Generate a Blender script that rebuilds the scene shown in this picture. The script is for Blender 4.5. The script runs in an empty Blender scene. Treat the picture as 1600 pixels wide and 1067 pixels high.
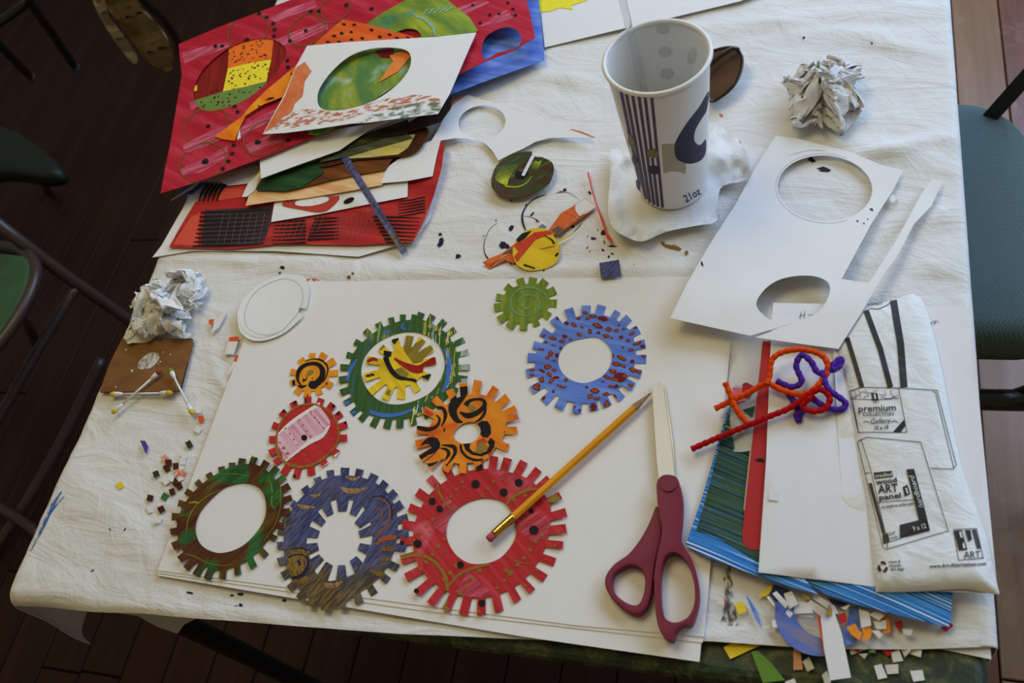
import bpy, bmesh, math, random
import numpy as np
from mathutils import Vector, Matrix, noise
from mathutils.geometry import delaunay_2d_cdt

SC = bpy.context.scene
COL = SC.collection
# ------------------------------------------------------------------ camera (solved from the poster board, table and cup)
FPX, CX, CY = 1444.08, 800.0, 533.5
NADIR = (1277.34, 1459.72)
CAM_H = 0.73            # camera height above the table top
TT = 0.72               # table top height above the floor
_n = np.array([NADIR[0]-CX, NADIR[1]-CY, FPX]); _n /= np.linalg.norm(_n)
_ax = np.array([1., 0, 0]) - _n*_n[0]; _ax /= np.linalg.norm(_ax)
_ay = np.cross(_n, _ax); _ay = _ay if _ay[1] < 0 else -_ay
_s = -0.1896
WX = math.cos(_s)*_ax + math.sin(_s)*_ay
WY = -math.sin(_s)*_ax + math.cos(_s)*_ay
WZ = -_n
cd = bpy.data.cameras.new('camera'); cam = bpy.data.objects.new('camera', cd); COL.objects.link(cam)
cd.sensor_width = 36; cd.lens = 36*FPX/1600; cd.clip_start = .02; cd.clip_end = 50
cam.matrix_world = Matrix(((WX[0], -WX[1], -WX[2], 0), (WY[0], -WY[1], -WY[2], 0), (WZ[0], -WZ[1], -WZ[2], TT+CAM_H), (0, 0, 0, 1)))
cd.dof.use_dof = True; cd.dof.focus_distance = 0.93; cd.dof.aperture_fstop = 9.0
SC.camera = cam
# ------------------------------------------------------------------ light
SC.view_settings.view_transform = 'Standard'; SC.view_settings.look = 'None'
SC.view_settings.gamma = 1.0; SC.view_settings.use_curve_mapping = False
SC.view_settings.exposure = 0.0
wd = bpy.data.worlds.new('room_ambient'); SC.world = wd; wd.use_nodes = True
wd.node_tree.nodes['Background'].inputs[0].default_value = (1.0, .76, .44, 1)
wd.node_tree.nodes['Background'].inputs[1].default_value = 0.165
def area(name, loc, target, size, power, col):
    l = bpy.data.lights.new(name, 'AREA'); l.shape = 'RECTANGLE'; l.size, l.size_y = size; l.energy = power; l.color = col
    o = bpy.data.objects.new(name, l); COL.objects.link(o); o.location = loc
    o.rotation_euler = (Vector(target)-Vector(loc)).to_track_quat('-Z', 'Y').to_euler()
    return o
area('right_window_daylight', (1.72, 1.45, 1.75), (-.2, .7, .72), (1.5, 1.3), 34, (.51, .73, 1.0))
area('back_window_daylight', (.35, 2.50, 1.75), (-.2, .7, .72), (1.9, 1.4), 51, (.495, .657, 1.0))
area('ceiling_lamp', (-.75, .95, 2.55), (-.4, .5, .72), (.9, .9), 10.5, (1.0, .866, .455))

# ------------------------------------------------------------------ helpers
def W(u, v, z=0.0):
    d = np.array([u-CX, v-CY, FPX]); p = d*(CAM_H-z)/float(_n@d)
    return np.array([p@WX, p@WY, TT+z])
def WA(uv, z):
    uv = np.asarray(uv, float); z = np.broadcast_to(np.asarray(z, float), (len(uv),))
    d = np.column_stack([uv[:, 0]-CX, uv[:, 1]-CY, np.full(len(uv), FPX)])
    p = d*((CAM_H-z)/(d@_n))[:, None]
    return np.column_stack([p@WX, p@WY, TT+z])
def Z(ox, oy, s):
    """photo pixels from coordinates read off an enlarged crop"""
    return lambda pts: [(ox+x/s, oy+y/s) for x, y in pts]
ZA, ZB, ZC, ZD = Z(500, 480, 5.333), Z(400, 540, 4.848), Z(630, 580, 6.67), Z(800, 460, 5.333)
ZE, ZF, ZG, ZH = Z(250, 700, 4.85), Z(420, 720, 4.267), Z(610, 700, 3.953), Z(620, 420, 3.333)
ZP, ZQ, ZR, ZS = Z(230, 0, 2.602), Z(640, 0, 2.54), Z(740, 230, 4.85), Z(1120, 880, 3.81)
ZL, ZM, ZK, ZBAG = Z(30, 400, 2.667), Z(900, 580, 2.48), Z(1040, 440, 2.541), Z(1300, 460, 2.222)

def lin(c): c /= 255.; return c/12.92 if c <= .04045 else ((c+.055)/1.055)**2.4
def C(r, g, b, k=1.12):
    return tuple(min(.9, lin(v)*k) for v in (r, g, b))+(1,)
def obj(name, mesh, mat=None, parent=None, loc=None):
    o = bpy.data.objects.new(name, mesh); COL.objects.link(o)
    if mat is not None: mesh.materials.append(mat)
    if parent is not None: o.parent = parent
    if loc is not None: o.location = loc
    return o
def tag(o, label=None, cat=None, group=None, kind=None):
    if label: o['label'] = label
    if cat: o['category'] = cat
    if group: o['group'] = group
    if kind: o['kind'] = kind
    return o
def empty(name, loc, label=None, cat=None, group=None):
    o = bpy.data.objects.new(name, None); COL.objects.link(o); o.location = loc; o.empty_display_size = .02
    return tag(o, label, cat, group)
def mk(name, V, F, mat, parent=None, origin=None, smooth=False):
    """V world coordinates; with a parent the mesh is local to the parent's location, else origin = base centre"""
    V = np.asarray(V, float)
    if parent is not None:
        off = np.zeros(3); q = parent
        while q is not None: off += np.array(q.location); q = q.parent
        loc = None
    else:
        off = np.array([(V[:, 0].min()+V[:, 0].max())/2, (V[:, 1].min()+V[:, 1].max())/2, V[:, 2].min()]) if origin is None else np.array(origin, float)
        loc = off
    m = bpy.data.meshes.new(name); m.from_pydata((V-off).tolist(), [], [list(map(int, f)) for f in F]); m.update()
    if smooth:
        m.polygons.foreach_set('use_smooth', [True]*len(m.polygons))
    return obj(name, m, mat, parent, loc)
def catmull(P, n=6, closed=True):
    P = np.asarray(P, float); N = len(P); out = []
    rng = range(N) if closed else range(N-1)
    for i in rng:
        if closed: p0, p1, p2, p3 = P[(i-1) % N], P[i], P[(i+1) % N], P[(i+2) % N]
        else: p0, p1, p2, p3 = P[max(i-1, 0)], P[i], P[i+1], P[min(i+2, N-1)]
        for t in np.linspace(0, 1, n, endpoint=False):
            out.append(.5*((2*p1)+(-p0+p2)*t+(2*p0-5*p1+4*p2-p3)*t*t+(-p0+3*p1-3*p2+p3)*t**3))
    if not closed: out.append(P[-1])
    return np.array(out)
def ell(cx, cy, rx, ry, a=0, n=40):
    t = np.linspace(0, 2*math.pi, n, endpoint=False); a = math.radians(a); x, y = rx*np.cos(t), ry*np.sin(t)
    return np.column_stack([cx+x*math.cos(a)-y*math.sin(a), cy+x*math.sin(a)+y*math.cos(a)])
def inside(P, poly):
    x, y = P[:, 0], P[:, 1]; c = np.zeros(len(P), bool); Q = np.roll(poly, -1, 0)
    for (x1, y1), (x2, y2) in zip(poly, Q):
        if y1 == y2: continue
        c ^= ((y1 > y) != (y2 > y)) & (x < (x2-x1)*(y-y1)/(y2-y1)+x1)
    return c
def tri(outer, holes=(), grid=None):
    loops = [np.asarray(outer, float)]+[np.asarray(h, float) for h in holes]
    pts, edges = [], []
    for L in loops:
        b = len(pts); pts += [Vector(p) for p in L]; edges += [(b+i, b+(i+1) % len(L)) for i in range(len(L))]
    if grid:
        o = loops[0]; (x0, y0), (x1, y1) = o.min(0), o.max(0)
        gx, gy = np.meshgrid(np.arange(x0+grid*.5, x1, grid), np.arange(y0+grid*.5, y1, grid))
        G = np.column_stack([gx.ravel(), gy.ravel()]); G[:, 0] += np.tile(np.arange(gx.shape[0])[:, None] % 2*grid*.5, (1, gx.shape[1])).ravel()
        k = inside(G, o)
        for h in loops[1:]: k &= ~inside(G, h)
        allp = np.vstack(loops); G = G[k]
        if len(G):
            d = np.min(np.linalg.norm(G[:, None]-allp[None], axis=2), axis=1) if len(G)*len(allp) < 4e6 else np.full(len(G), 1e9)
            G = G[d > grid*.3]
        pts += [Vector(p) for p in G]
    v, e, f, *_ = delaunay_2d_cdt(pts, edges, [], 0, 1e-5)
    v = np.array([tuple(p) for p in v]); f = np.array([t for t in f if len(t) == 3])
    cen = v[f].mean(1); k = inside(cen, loops[0])
    for h in loops[1:]: k &= ~inside(cen, h)
    return v, f[k]
def sheet(name, outer, holes=(), z=.001, zf=None, th=.0004, mat=None, grid=None, parent=None, smooth=False, origin=None):
    """a piece of paper (or slab) traced on the photograph, lying z above the table plane, with real thickness"""
    v, f = tri(outer, holes, grid)
    zz = np.full(len(v), z) if zf is None else z+zf(v[:, 0], v[:, 1])
    V = WA(v, zz)
    a, b, c = V[f[:, 0]], V[f[:, 1]], V[f[:, 2]]
    nz = np.cross(b-a, c-a)[:, 2]; f = np.where((nz < 0)[:, None], f[:, ::-1], f)
    B = V.copy(); B[:, 2] -= th; N = len(V)
    cnt = {}
    for t in f:
        for i in range(3): cnt[(t[i], t[(i+1) % 3])] = 1
    side = [(b_, a_) for (a_, b_) in cnt if (b_, a_) not in cnt]
    if smooth:      # own vertices for the cut edge so that it stays crisp
        bi = sorted({i for e in side for i in e}); rm = {i: 2*N+k for k, i in enumerate(bi)}; nb = len(bi)
        VV = np.vstack([V, B, V[bi], B[bi]]); side = [(rm[b_], rm[a_], rm[a_]+nb, rm[b_]+nb) for b_, a_ in side]
    else:
        VV = np.vstack([V, B]); side = [(b_, a_, a_+N, b_+N) for b_, a_ in side]
    F = [tuple(t) for t in f]+[tuple(t[::-1]+N) for t in f]+side
    o = mk(name, VV, F, mat, parent, origin)
    if smooth:
        o.data.polygons.foreach_set('use_smooth', [i < 2*len(f) for i in range(len(o.data.polygons))])
    return o
def ribbon(pts, w, n=4, smooth=True):
    """polygon quads of a brush stroke in photo pixels; w = width or list of widths"""
    P = np.asarray(pts, float); ws = np.broadcast_to(np.asarray(w, float), (len(P),)) if np.ndim(w) == 0 else np.asarray(w, float)
    Q = np.column_stack([P, ws])
    if smooth and len(P) > 2: Q = catmull(Q, n, closed=False)
    d = np.gradient(Q[:, :2], axis=0); d /= np.linalg.norm(d, axis=1)[:, None]+1e-9
    nn = np.column_stack([-d[:, 1], d[:, 0]])*Q[:, 2:3]*.5
    L, R = Q[:, :2]+nn, Q[:, :2]-nn
    return [np.array([L[i], L[i+1], R[i+1], R[i]]) for i in range(len(Q)-1)]
def dots(lst, scale=1.0, jag=0.0, seed=1, n=14):
    r = random.Random(seed); out = []
    for d in lst:
        x, y, rx = d[:3]; ry = d[3] if len(d) > 3 else rx; a = d[4] if len(d) > 4 else 0
        e = ell(x, y, rx*scale, ry*scale, a, n)
        if jag: e = np.array([(x, y)])+(e-np.array([(x, y)]))*np.array([[1+r.uniform(-jag, jag)] for _ in range(n)])
        out.append(e)
    return out
def tri_clip(p, clip, outs):
    loops = [p, clip]+list(outs); pts, edges = [], []
    for Lp in loops:
        b = len(pts); pts += [Vector(q) for q in Lp]; edges += [(b+i, b+(i+1) % len(Lp)) for i in range(len(Lp))]
    v, e, f, *_ = delaunay_2d_cdt(pts, edges, [], 0, 1e-4)
    v = np.array([tuple(q) for q in v]); f = np.array([t for t in f if len(t) == 3]); cen = v[f].mean(1)
    k = inside(cen, p) & inside(cen, clip)
    for h in outs: k &= ~inside(cen, h)
    return v, f[k]
def marks(name, polys, z, mat, parent, zf=None, clip=None, clipout=(), big=9.0):
    """paint lying on a piece of paper: thin films just proud of it; every stroke wide enough to pick out is a part of its own"""
    clip = None if clip is None else np.asarray(clip, float); outs = [np.asarray(h, float) for h in clipout]
    comps, key = [], {}
    for p in polys:                       # quads of one stroke share corners: collect them
        p = np.asarray(p, float); ks = [(round(x, 3), round(y, 3)) for x, y in p]; hit = sorted({key[k] for k in ks if k in key})
        if hit:
            h0 = hit[0]; comps[h0].append(p)
            for h in hit[1:]:
                comps[h0] += comps[h]; comps[h] = []
                for k_, v_ in key.items():
                    if v_ == h: key[k_] = h0
        else: h0 = len(comps); comps.append([p])
        for k in ks: key[k] = h0
    small, first = ([], []), None
    for cmp_ in comps:
        if not cmp_: continue
        V, F = [], []
        for p in cmp_:
            vv, ff = (p, [tuple(range(len(p)))]) if len(p) == 4 else tri(p)
            if clip is not None:
                k = inside(p, clip)
                for h in outs: k &= ~inside(p, h)
                if not k.all():
                    lo, hi = p.min(0), p.max(0)
                    if not ((lo < clip.max(0)).all() and (hi > clip.min(0)).all()): continue
                    vv, ff = tri_clip(p, clip, outs)
                    if not len(ff): continue
                    us = np.unique(np.asarray(ff)); mp = {int(i): n_ for n_, i in enumerate(us)}; vv = vv[us]; ff = [tuple(mp[int(i)] for i in t) for t in ff]
            b = len(V); zz_ = np.full(len(vv), z) if zf is None else z+zf(vv[:, 0], vv[:, 1])
            V += WA(vv, zz_).tolist(); F += [tuple(int(b+i) for i in t) for t in ff]
        if not F: continue
        Va = np.array(V)
        for i, t in enumerate(F):
            a_, b_, c_ = Va[t[0]], Va[t[1]], Va[t[2]]
            if np.cross(b_-a_, c_-a_)[2] < 0: F[i] = t[::-1]
        P = np.vstack(cmp_); sz = P.max(0)-P.min(0)
        # weld shared corners so that one stroke is one piece
        rk, mp = {}, []
        V2 = []
        for q in V:
            kk = tuple(round(x, 6) for x in q)
            if kk not in rk: rk[kk] = len(V2); V2.append(q)
            mp.append(rk[kk])
        F = [tuple(dict.fromkeys(mp[i] for i in t)) for t in F]; F = [t for t in F if len(t) > 2]; V = V2
        if max(sz) >= big:
            o = mk(name, V, F, mat, parent); first = first or o
        else:
            b = len(small[0]); small[0].extend(V); small[1].extend(tuple(i+b for i in t) for t in F)
    if small[1]:
        o = mk(name, small[0], small[1], mat, parent); o['kind'] = 'stuff'; first = first or o
    return first
def tube(pts, r, seg=10, cap=True):
    P = np.asarray(pts, float); R = np.broadcast_to(np.asarray(r, float), (len(P),))
    T = np.gradient(P, axis=0); T /= np.linalg.norm(T, axis=1)[:, None]+1e-12
    u = np.cross(T[0], [0, 0, 1.]);
    if np.linalg.norm(u) < 1e-3: u = np.array([1., 0, 0])
    u /= np.linalg.norm(u); V, F = [], []
    t = np.linspace(0, 2*math.pi, seg, endpoint=False)
    for i in range(len(P)):
        u = u-T[i]*(u@T[i]); u /= np.linalg.norm(u)+1e-12; w = np.cross(T[i], u)
        V += (P[i]+R[i]*(np.cos(t)[:, None]*u+np.sin(t)[:, None]*w)).tolist()
    for i in range(len(P)-1):
        for j in range(seg):
            k = (j+1) % seg; F.append((i*seg+j, i*seg+k, (i+1)*seg+k, (i+1)*seg+j))
    if cap: F += [tuple(range(seg))[::-1], tuple((len(P)-1)*seg+j for j in range(seg))]
    return V, F
def joinvf(parts):
    V, F = [], []
    for v, f in parts:
        b = len(V); V += [tuple(p) for p in v]; F += [tuple(int(i)+b for i in t) for t in f]
    return V, F
def bevel(o, w, seg=3, ang=40):
    m = o.modifiers.new('bevel', 'BEVEL'); m.width = w; m.segments = seg; m.limit_method = 'ANGLE'; m.angle_limit = math.radians(ang)
    return o
def gearpoly(center, body, tips, w, flare=1.08, inward=False, jit=0.0, seed=0):
    c = np.array(center, float); rr = random.Random(seed)
    b = catmull(body, 8); d = b-c; th = np.arctan2(d[:, 1], d[:, 0]); r = np.hypot(d[:, 0], d[:, 1])
    o = np.argsort(th); th, r = th[o], r[o]
    th2 = np.concatenate([th-2*math.pi, th, th+2*math.pi]); r2 = np.concatenate([r, r, r])
    rad = lambda a: np.interp(a, th2, r2)
    pt = lambda a: c+rad(a)*np.array([math.cos(a), math.sin(a)])
    T = []
    for k, t in enumerate(tips):
        wk = t[2] if len(t) > 2 else w
        dv = np.array(t[:2])-c; a = math.atan2(dv[1], dv[0]); T.append((a, np.array(t[:2]), wk*(1+rr.uniform(-jit, jit))))
    T.sort(key=lambda q: q[0]); out = []
    for i, (a, tip, wk) in enumerate(T):
        rb = rad(a); hb = wk*(.5 if not inward else .72); ht = wk*.5*flare
        h = math.atan(hb/rb); a0, a1 = a-h, a+h
        ct, st = math.cos(a), math.sin(a); perp = np.array([-st, ct])
        tw = rr.uniform(-jit, jit)*wk*.25
        out += [pt(a0), tip-perp*ht+tw*np.array([ct, st]), tip+perp*ht-tw*np.array([ct, st]), pt(a1)]
        an = T[(i+1) % len(T)][0]; wn = T[(i+1) % len(T)][2]
        if an <= a: an += 2*math.pi
        hn = math.atan(wn*(.5 if not inward else .72)/rad(an)); s, e = a1, an-hn
        k = int((e-s)/.06)
        for q in range(1, k+1): out.append(pt(s+(e-s)*q/(k+1)))
    return np.array(out)
def fbm(x, y, sc, seed=0, octs=3):
    return np.array([noise.fractal(Vector((a*sc+seed*17.3, b*sc-seed*9.1, seed*3.7)), 1.0, 2.0, octs) for a, b in zip(x, y)])

# ------------------------------------------------------------------ materials
MATS = {}
class NT:
    def __init__(s, name, rough=.6, spec=.35):
        s.m = bpy.data.materials.new(name); s.m.use_nodes = True; s.t = s.m.node_tree
        s.b = s.t.nodes['Principled BSDF']; s.b.inputs['Roughness'].default_value = rough; s.b.inputs['Specular IOR Level'].default_value = spec
        s.co = s.t.nodes.new('ShaderNodeTexCoord').outputs['Object']
    def n(s, t, **k):
        o = s.t.nodes.new('ShaderNode'+t)
        for a, v in k.items(): setattr(o, a, v)
        return o
    def l(s, a, b): s.t.links.new(a, b)
    def mapping(s, ang=0, scale=(1, 1, 1), loc=(0, 0, 0)):
        r = s.n('Mapping'); r.inputs['Rotation'].default_value = (0, 0, math.radians(ang)); s.l(s.co, r.inputs['Vector'])
        m = s.n('Mapping'); m.inputs['Scale'].default_value = scale; m.inputs['Location'].default_value = loc; s.l(r.outputs[0], m.inputs['Vector'])
        return m.outputs[0]
    def noise(s, vec, scale=1, det=3, rough=.5, dist=0):
        q = s.n('TexNoise'); s.l(vec, q.inputs['Vector']); q.inputs['Scale'].default_value = scale; q.inputs['Detail'].default_value = det
        q.inputs['Roughness'].default_value = rough; q.inputs['Distortion'].default_value = dist; return q.outputs['Fac']
    def ramp(s, fac, stops, interp='LINEAR'):
        r = s.n('ValToRGB'); r.color_ramp.interpolation = interp; e = r.color_ramp.elements
        while len(e) > 1: e.remove(e[0])
        e[0].position, e[0].color = stops[0]
        for p, c in stops[1:]:
            x = e.new(p); x.color = c
        s.l(fac, r.inputs[0]); return r.outputs[0]
    def mix(s, fac, a, b, mode='MIX'):
        q = s.n('Mix', data_type='RGBA', blend_type=mode)
        for sock, val in ((q.inputs[0], fac), (q.inputs[6], a), (q.inputs[7], b)):
            if hasattr(val, 'is_linked') or hasattr(val, 'links'): s.l(val, sock)
            else: sock.default_value = val
        return q.outputs[2]
    def math(s, op, a, b=0.0):
        q = s.n('Math', operation=op)
        for sock, val in ((q.inputs[0], a), (q.inputs[1], b)):
            if hasattr(val, 'links'): s.l(val, sock)
            else: sock.default_value = val
        return q.outputs[0]
    def color(s, c):
        if hasattr(c, 'links'): s.l(c, s.b.inputs['Base Color'])
        else: s.b.inputs['Base Color'].default_value = c
        return s
    def bump(s, h, dist=.001, strength=.5):
        q = s.n('Bump'); q.inputs['Distance'].default_value = dist; q.inputs['Strength'].default_value = strength
        s.l(h, q.inputs['Height']); s.l(q.outputs[0], s.b.inputs['Normal']); return s
def flat(name, col, rough=.65, spec=.18, grain=.08, gs=260):
    if name in MATS: return MATS[name]
    t = NT(name, rough, spec); f = t.noise(t.mapping(0), gs, 4, .6)
    lo = tuple(c*(1-grain) for c in col[:3])+(1,); hi = tuple(min(.95, c*(1+grain)) for c in col[:3])+(1,)
    t.color(t.ramp(f, [(.3, lo), (.7, hi)])); MATS[name] = t.m; return t.m
def paint(name, stops, ang=0, sx=14, sy=120, det=5, dist=0., rough=.45, over=None, bump=.0002):
    """brushed acrylic: stretched noise through a colour ramp, optional second layer over=(stops, scale, threshold)"""
    if name in MATS: return MATS[name]
    t = NT(name, max(rough, .55), .20); f = t.noise(t.mapping(ang, (sx, sy, sx)), 1, det, .6, dist); c = t.ramp(f, stops)
    if over:
        cols, scale, lo, hi = over; g = t.noise(t.mapping(ang, (scale, scale, scale), (3.1, 7.7, 1.3)), 1, 3, .55, .6)
        c2 = t.ramp(f, cols); c = t.mix(t.ramp(g, [(lo, (0, 0, 0, 1)), (hi, (1, 1, 1, 1))]), c, c2)
    t.color(c); t.bump(f, bump, .5); MATS[name] = t.m; return t.m
def film(name, stops, ang=0, sx=14, sy=160, lo=.30, hi=.50, asx=None, rough=.5):
    """thin brushed paint that breaks up along the strokes and lets the paper show through"""
    if name in MATS: return MATS[name]
    t = NT(name, .6, .18); f = t.noise(t.mapping(ang, (sx, sy, sx)), 1, 5, .6); t.color(t.ramp(f, stops))
    g = t.noise(t.mapping(ang, (asx or sx*2, sy*.8, sx), (5.3, 2.2, 0)), 1, 6, .7); t.l(t.ramp(g, [(lo, (0, 0, 0, 1)), (hi, (1, 1, 1, 1))]), t.b.inputs['Alpha']); MATS[name] = t.m; return t.m
def white_paper(name='white_paper', col=(.80, .79, .78, 1), rough=.55):
    return flat(name, col, rough, .25, .015, 60)

PAPER = white_paper(); PAPER2 = white_paper('warm_white_paper', (.76, .745, .715, 1)); LETTER = white_paper('copy_paper', (.79, .78, .79, 1))
BLACK = flat('black_paint', (.013, .012, .013, 1), .6, .12, .3, 400)
GOLD = flat('gold_paint', C(140, 96, 28), .55, .3, .25, 500)
REDP = flat('red_paint', C(150, 22, 22), .6, .18, .15)
WHITE = flat('white_clipping', (.78, .76, .74, 1), .6, .25, .03)

# ------------------------------------------------------------------ structure: floor of planks
PLY = []
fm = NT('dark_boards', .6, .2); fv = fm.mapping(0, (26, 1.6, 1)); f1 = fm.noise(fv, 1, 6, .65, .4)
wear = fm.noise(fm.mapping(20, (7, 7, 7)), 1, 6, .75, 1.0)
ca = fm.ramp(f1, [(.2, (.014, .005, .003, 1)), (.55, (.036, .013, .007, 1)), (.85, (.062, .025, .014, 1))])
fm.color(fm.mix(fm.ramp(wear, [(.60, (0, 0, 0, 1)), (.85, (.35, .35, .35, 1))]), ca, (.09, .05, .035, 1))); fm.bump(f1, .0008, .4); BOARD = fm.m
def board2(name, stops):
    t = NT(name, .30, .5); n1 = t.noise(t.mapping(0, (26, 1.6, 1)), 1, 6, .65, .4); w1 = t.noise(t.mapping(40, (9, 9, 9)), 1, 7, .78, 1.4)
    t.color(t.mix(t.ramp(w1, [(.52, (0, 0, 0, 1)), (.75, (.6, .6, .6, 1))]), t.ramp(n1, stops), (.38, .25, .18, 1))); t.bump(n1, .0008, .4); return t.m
BOARD_R = board2('worn_lit_red_boards', [(.2, (.09, .032, .020, 1)), (.55, (.19, .075, .045, 1)), (.85, (.27, .125, .075, 1))])  # worn boards, with window light on the right floor put into their colour
BOARD_O = board2('worn_lit_orange_board', [(.2, (.17, .085, .04, 1)), (.55, (.28, .155, .08, 1)), (.85, (.36, .22, .13, 1))])
fl = obj('floor', bpy.data.meshes.new('floor'), flat('floor_gap', (.01, .006, .004, 1), .8))
bm = bmesh.new(); bmesh.ops.create_cube(bm, size=1, matrix=Matrix.Translation((-.8, .95, -.022)) @ Matrix.Diagonal((5.5, 3.5, .01, 1))); bm.to_mesh(fl.data); bm.free()
tag(fl, 'dark reddish brown wooden plank floor beneath the table', None, None, 'structure')
PW = .088
def plank_mesh(L, mat):
    bm = bmesh.new(); bmesh.ops.create_cube(bm, size=1, matrix=Matrix.Diagonal((PW-.0025, L-.003, .018, 1)))
    bmesh.ops.bevel(bm, geom=[e for e in bm.edges if all(v.co.z > 0 for v in e.verts)], offset=.0015, segments=1, affect='EDGES')
    m = bpy.data.meshes.new('plank'); bm.to_mesh(m); bm.free(); m.materials.append(mat); return m
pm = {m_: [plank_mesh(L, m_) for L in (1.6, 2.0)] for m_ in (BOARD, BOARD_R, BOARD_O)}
rn = random.Random(4)
for i in range(-38, 21):
    x = i*PW+.012; y = -.8+rn.uniform(-.9, 0)
    while y < 2.6:
        k = rn.randrange(2); L = (1.6, 2.0)[k]; o = obj('plank', pm[BOARD if x < .02 else BOARD_O if i == 3 else BOARD_R][k], None, fl)  # right boards take the window-lit colour, left ones the shaded dark colour
        o.location = (x, y+L/2, -.009); y += L

# walls of the room, outside the picture, with the window the daylight comes from
WALL = flat('plaster_wall', (.55, .53, .50, 1), .85)
def slab(name, x0, x1, y0, y1, z0, z1, mat, label):
    m = bpy.data.meshes.new(name); bm = bmesh.new(); bmesh.ops.create_cube(bm, size=1, matrix=Matrix.Diagonal((x1-x0, y1-y0, z1-z0, 1))); bm.to_mesh(m); bm.free()
    o = obj(name, m, mat, None, ((x0+x1)/2, (y0+y1)/2, (z0+z1)/2)); return tag(o, label, None, None, 'structure')
slab('wall_left', -3.55, -3.45, -.8, 2.7, 0, 2.8, WALL, 'plain plaster wall far to the left of the table')
slab('wall_back', -3.45, 1.85, 2.60, 2.70, 0, 1.0, WALL, 'plaster wall below the window behind the table')
slab('wall_right', 1.85, 1.95, -.8, 2.7, 0, 1.0, WALL, 'plaster wall below the window to the right of the table')
GLS = flat('pale_window_glass', (.7, .8, .9, 1), .1)
slab('window_1', 1.87, 1.90, .6, 2.4, 1.0, 2.5, GLS, 'tall daylit window in the right wall')
slab('window_2', -.7, 1.4, 2.63, 2.66, 1.0, 2.5, GLS, 'tall daylit window in the back wall')

# ------------------------------------------------------------------ card table
TX0, TX1, TY0, TY1 = -.756, .112, .150, 1.018
tt = NT('worn_green_paint', .45, .4); a = tt.noise(tt.mapping(0, (45, 45, 45)), 1, 8, .75, 1.2); b = tt.noise(tt.mapping(0, (90, 90, 90)), 1, 5, .7)
tc = tt.ramp(a, [(.3, (.008, .016, .011, 1)), (.48, (.024, .042, .022, 1)), (.58, (.085, .10, .04, 1)), (.72, (.20, .20, .09, 1))])
tt.color(tt.mix(tt.ramp(b, [(.55, (0, 0, 0, 1)), (.75, (1, 1, 1, 1))]), tc, (.03, .022, .012, 1))); tt.bump(a, .0006, .6)
table = empty('card_table', ((TX0+TX1)/2, (TY0+TY1)/2, 0), 'square folding card table with a worn dark green painted top under the white cloth', 'table')
def box(name, x0, x1, y0, y1, z0, z1, mat, parent=None, bev=0):
    bm = bmesh.new(); bmesh.ops.create_cube(bm, size=1, matrix=Matrix.Translation(((x0+x1)/2, (y0+y1)/2, (z0+z1)/2)) @ Matrix.Diagonal((x1-x0, y1-y0, z1-z0, 1)))
    V = [tuple(v.co) for v in bm.verts]; bm.verts.index_update(); F = [[v.index for v in f.verts] for f in bm.faces]; bm.free()
    o = mk(name, V, F, mat, parent)
    if bev: bevel(o, bev)
    return o
DK = flat('dark_metal', (.012, .013, .014, 1), .3, .5, .2)
box('table_top', TX0, TX1, TY0, TY1, TT-.030, TT-.0085, tt.m, table, .010)
for x in (TX0+.03, TX1-.03):
    for y in (TY0+.03, TY1-.013):
        v, f = tube([(x, y, TT-.031), (x, y, 0)], .013, 12); mk('leg', v, f, DK, table, smooth=False)
for y in (TY0+.03, TY1-.013): box('apron', TX0+.03, TX1-.03, y-.008, y+.008, TT-.055, TT-.030, DK, table)
for x in (TX0+.03, TX1-.03): box('apron', x-.008, x+.008, TY0+.03, TY1-.03, TT-.055, TT-.030, DK, table)

# ------------------------------------------------------------------ tablecloth
clm = NT('cotton_cloth', .8, .2); c1 = clm.noise(clm.mapping(8, (9, 26, 9)), 1, 6, .62, 1.0); c2 = clm.noise(clm.mapping(-30, (34, 14, 20)), 1, 5, .6, .8)
weave = clm.noise(clm.mapping(0, (900, 900, 900)), 1, 2)
clm.color(clm.ramp(c1, [(.25, (.72, .705, .675, 1)), (.75, (.78, .775, .76, 1))]))
hh = clm.math('ADD', clm.math('ADD', clm.math('MULTIPLY', c1, .7), clm.math('MULTIPLY', c2, .35)), clm.math('MULTIPLY', weave, .02))
clm.bump(hh, .0085, .6); CLOTH = clm.m
RID = [((1340, 246), (1478, 213), .010, .0055), ((1360, 62), (1462, 78), .009, .003), ((1235, 50), (1450, 55), .012, .0025), ((760, 425), (1085, 420), .011, .006), ((480, 428), (760, 426), .012, .005), ((250, 400), (620, 412), .012, .004),
       ((390, 690), (330, 560), .006, .003), ((1180, 330), (1150, 205), .010, .0025), ((900, 60), (760, 130), .014, .003), ((1290, 215), (1480, 260), .014, .003), ((1420, 340), (1495, 330), .010, .003), ((1440, 420), (1500, 400), .012, .003), ((100, 740), (260, 880), .02, .003), ((820, 110), (940, 130), .012, .003), ((1120, 40), (1440, 10), .012, .0035)]
RW = [(W(*a)[:2], W(*b)[:2], w, h) for a, b, w, h in RID]
def hem_over(x):      # overhang past the front edge (metres); negative where the cloth stops short of it
    xs = [-.99, -.757, -.72, -.6, -.45, -.338, -.2, -.087, .0, .06, .112, .3]
    ov = [.034, .023, .019, .010, .003, -.002, -.013, -.026, -.031, -.038, -.046, -.05]
    return np.interp(x, xs, ov)
nx, ny = 250, 240
xs = np.linspace(TX0-.17, TX1+.13, nx); tv = np.linspace(0, 1, ny)**1.15
GX = np.repeat(xs[:, None], ny, 1); yf = TY0-hem_over(xs); GY = yf[:, None]+(TY1+.02-yf)[:, None]*tv[None]
fx, fy = GX.ravel(), GY.ravel()
zz = -.0036+.0013*fbm(fx, fy, 13, 1, 4)+.0006*fbm(fx*.6, fy*2.2, 30, 2, 3)
zz = np.minimum(zz, -.0009)
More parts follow.
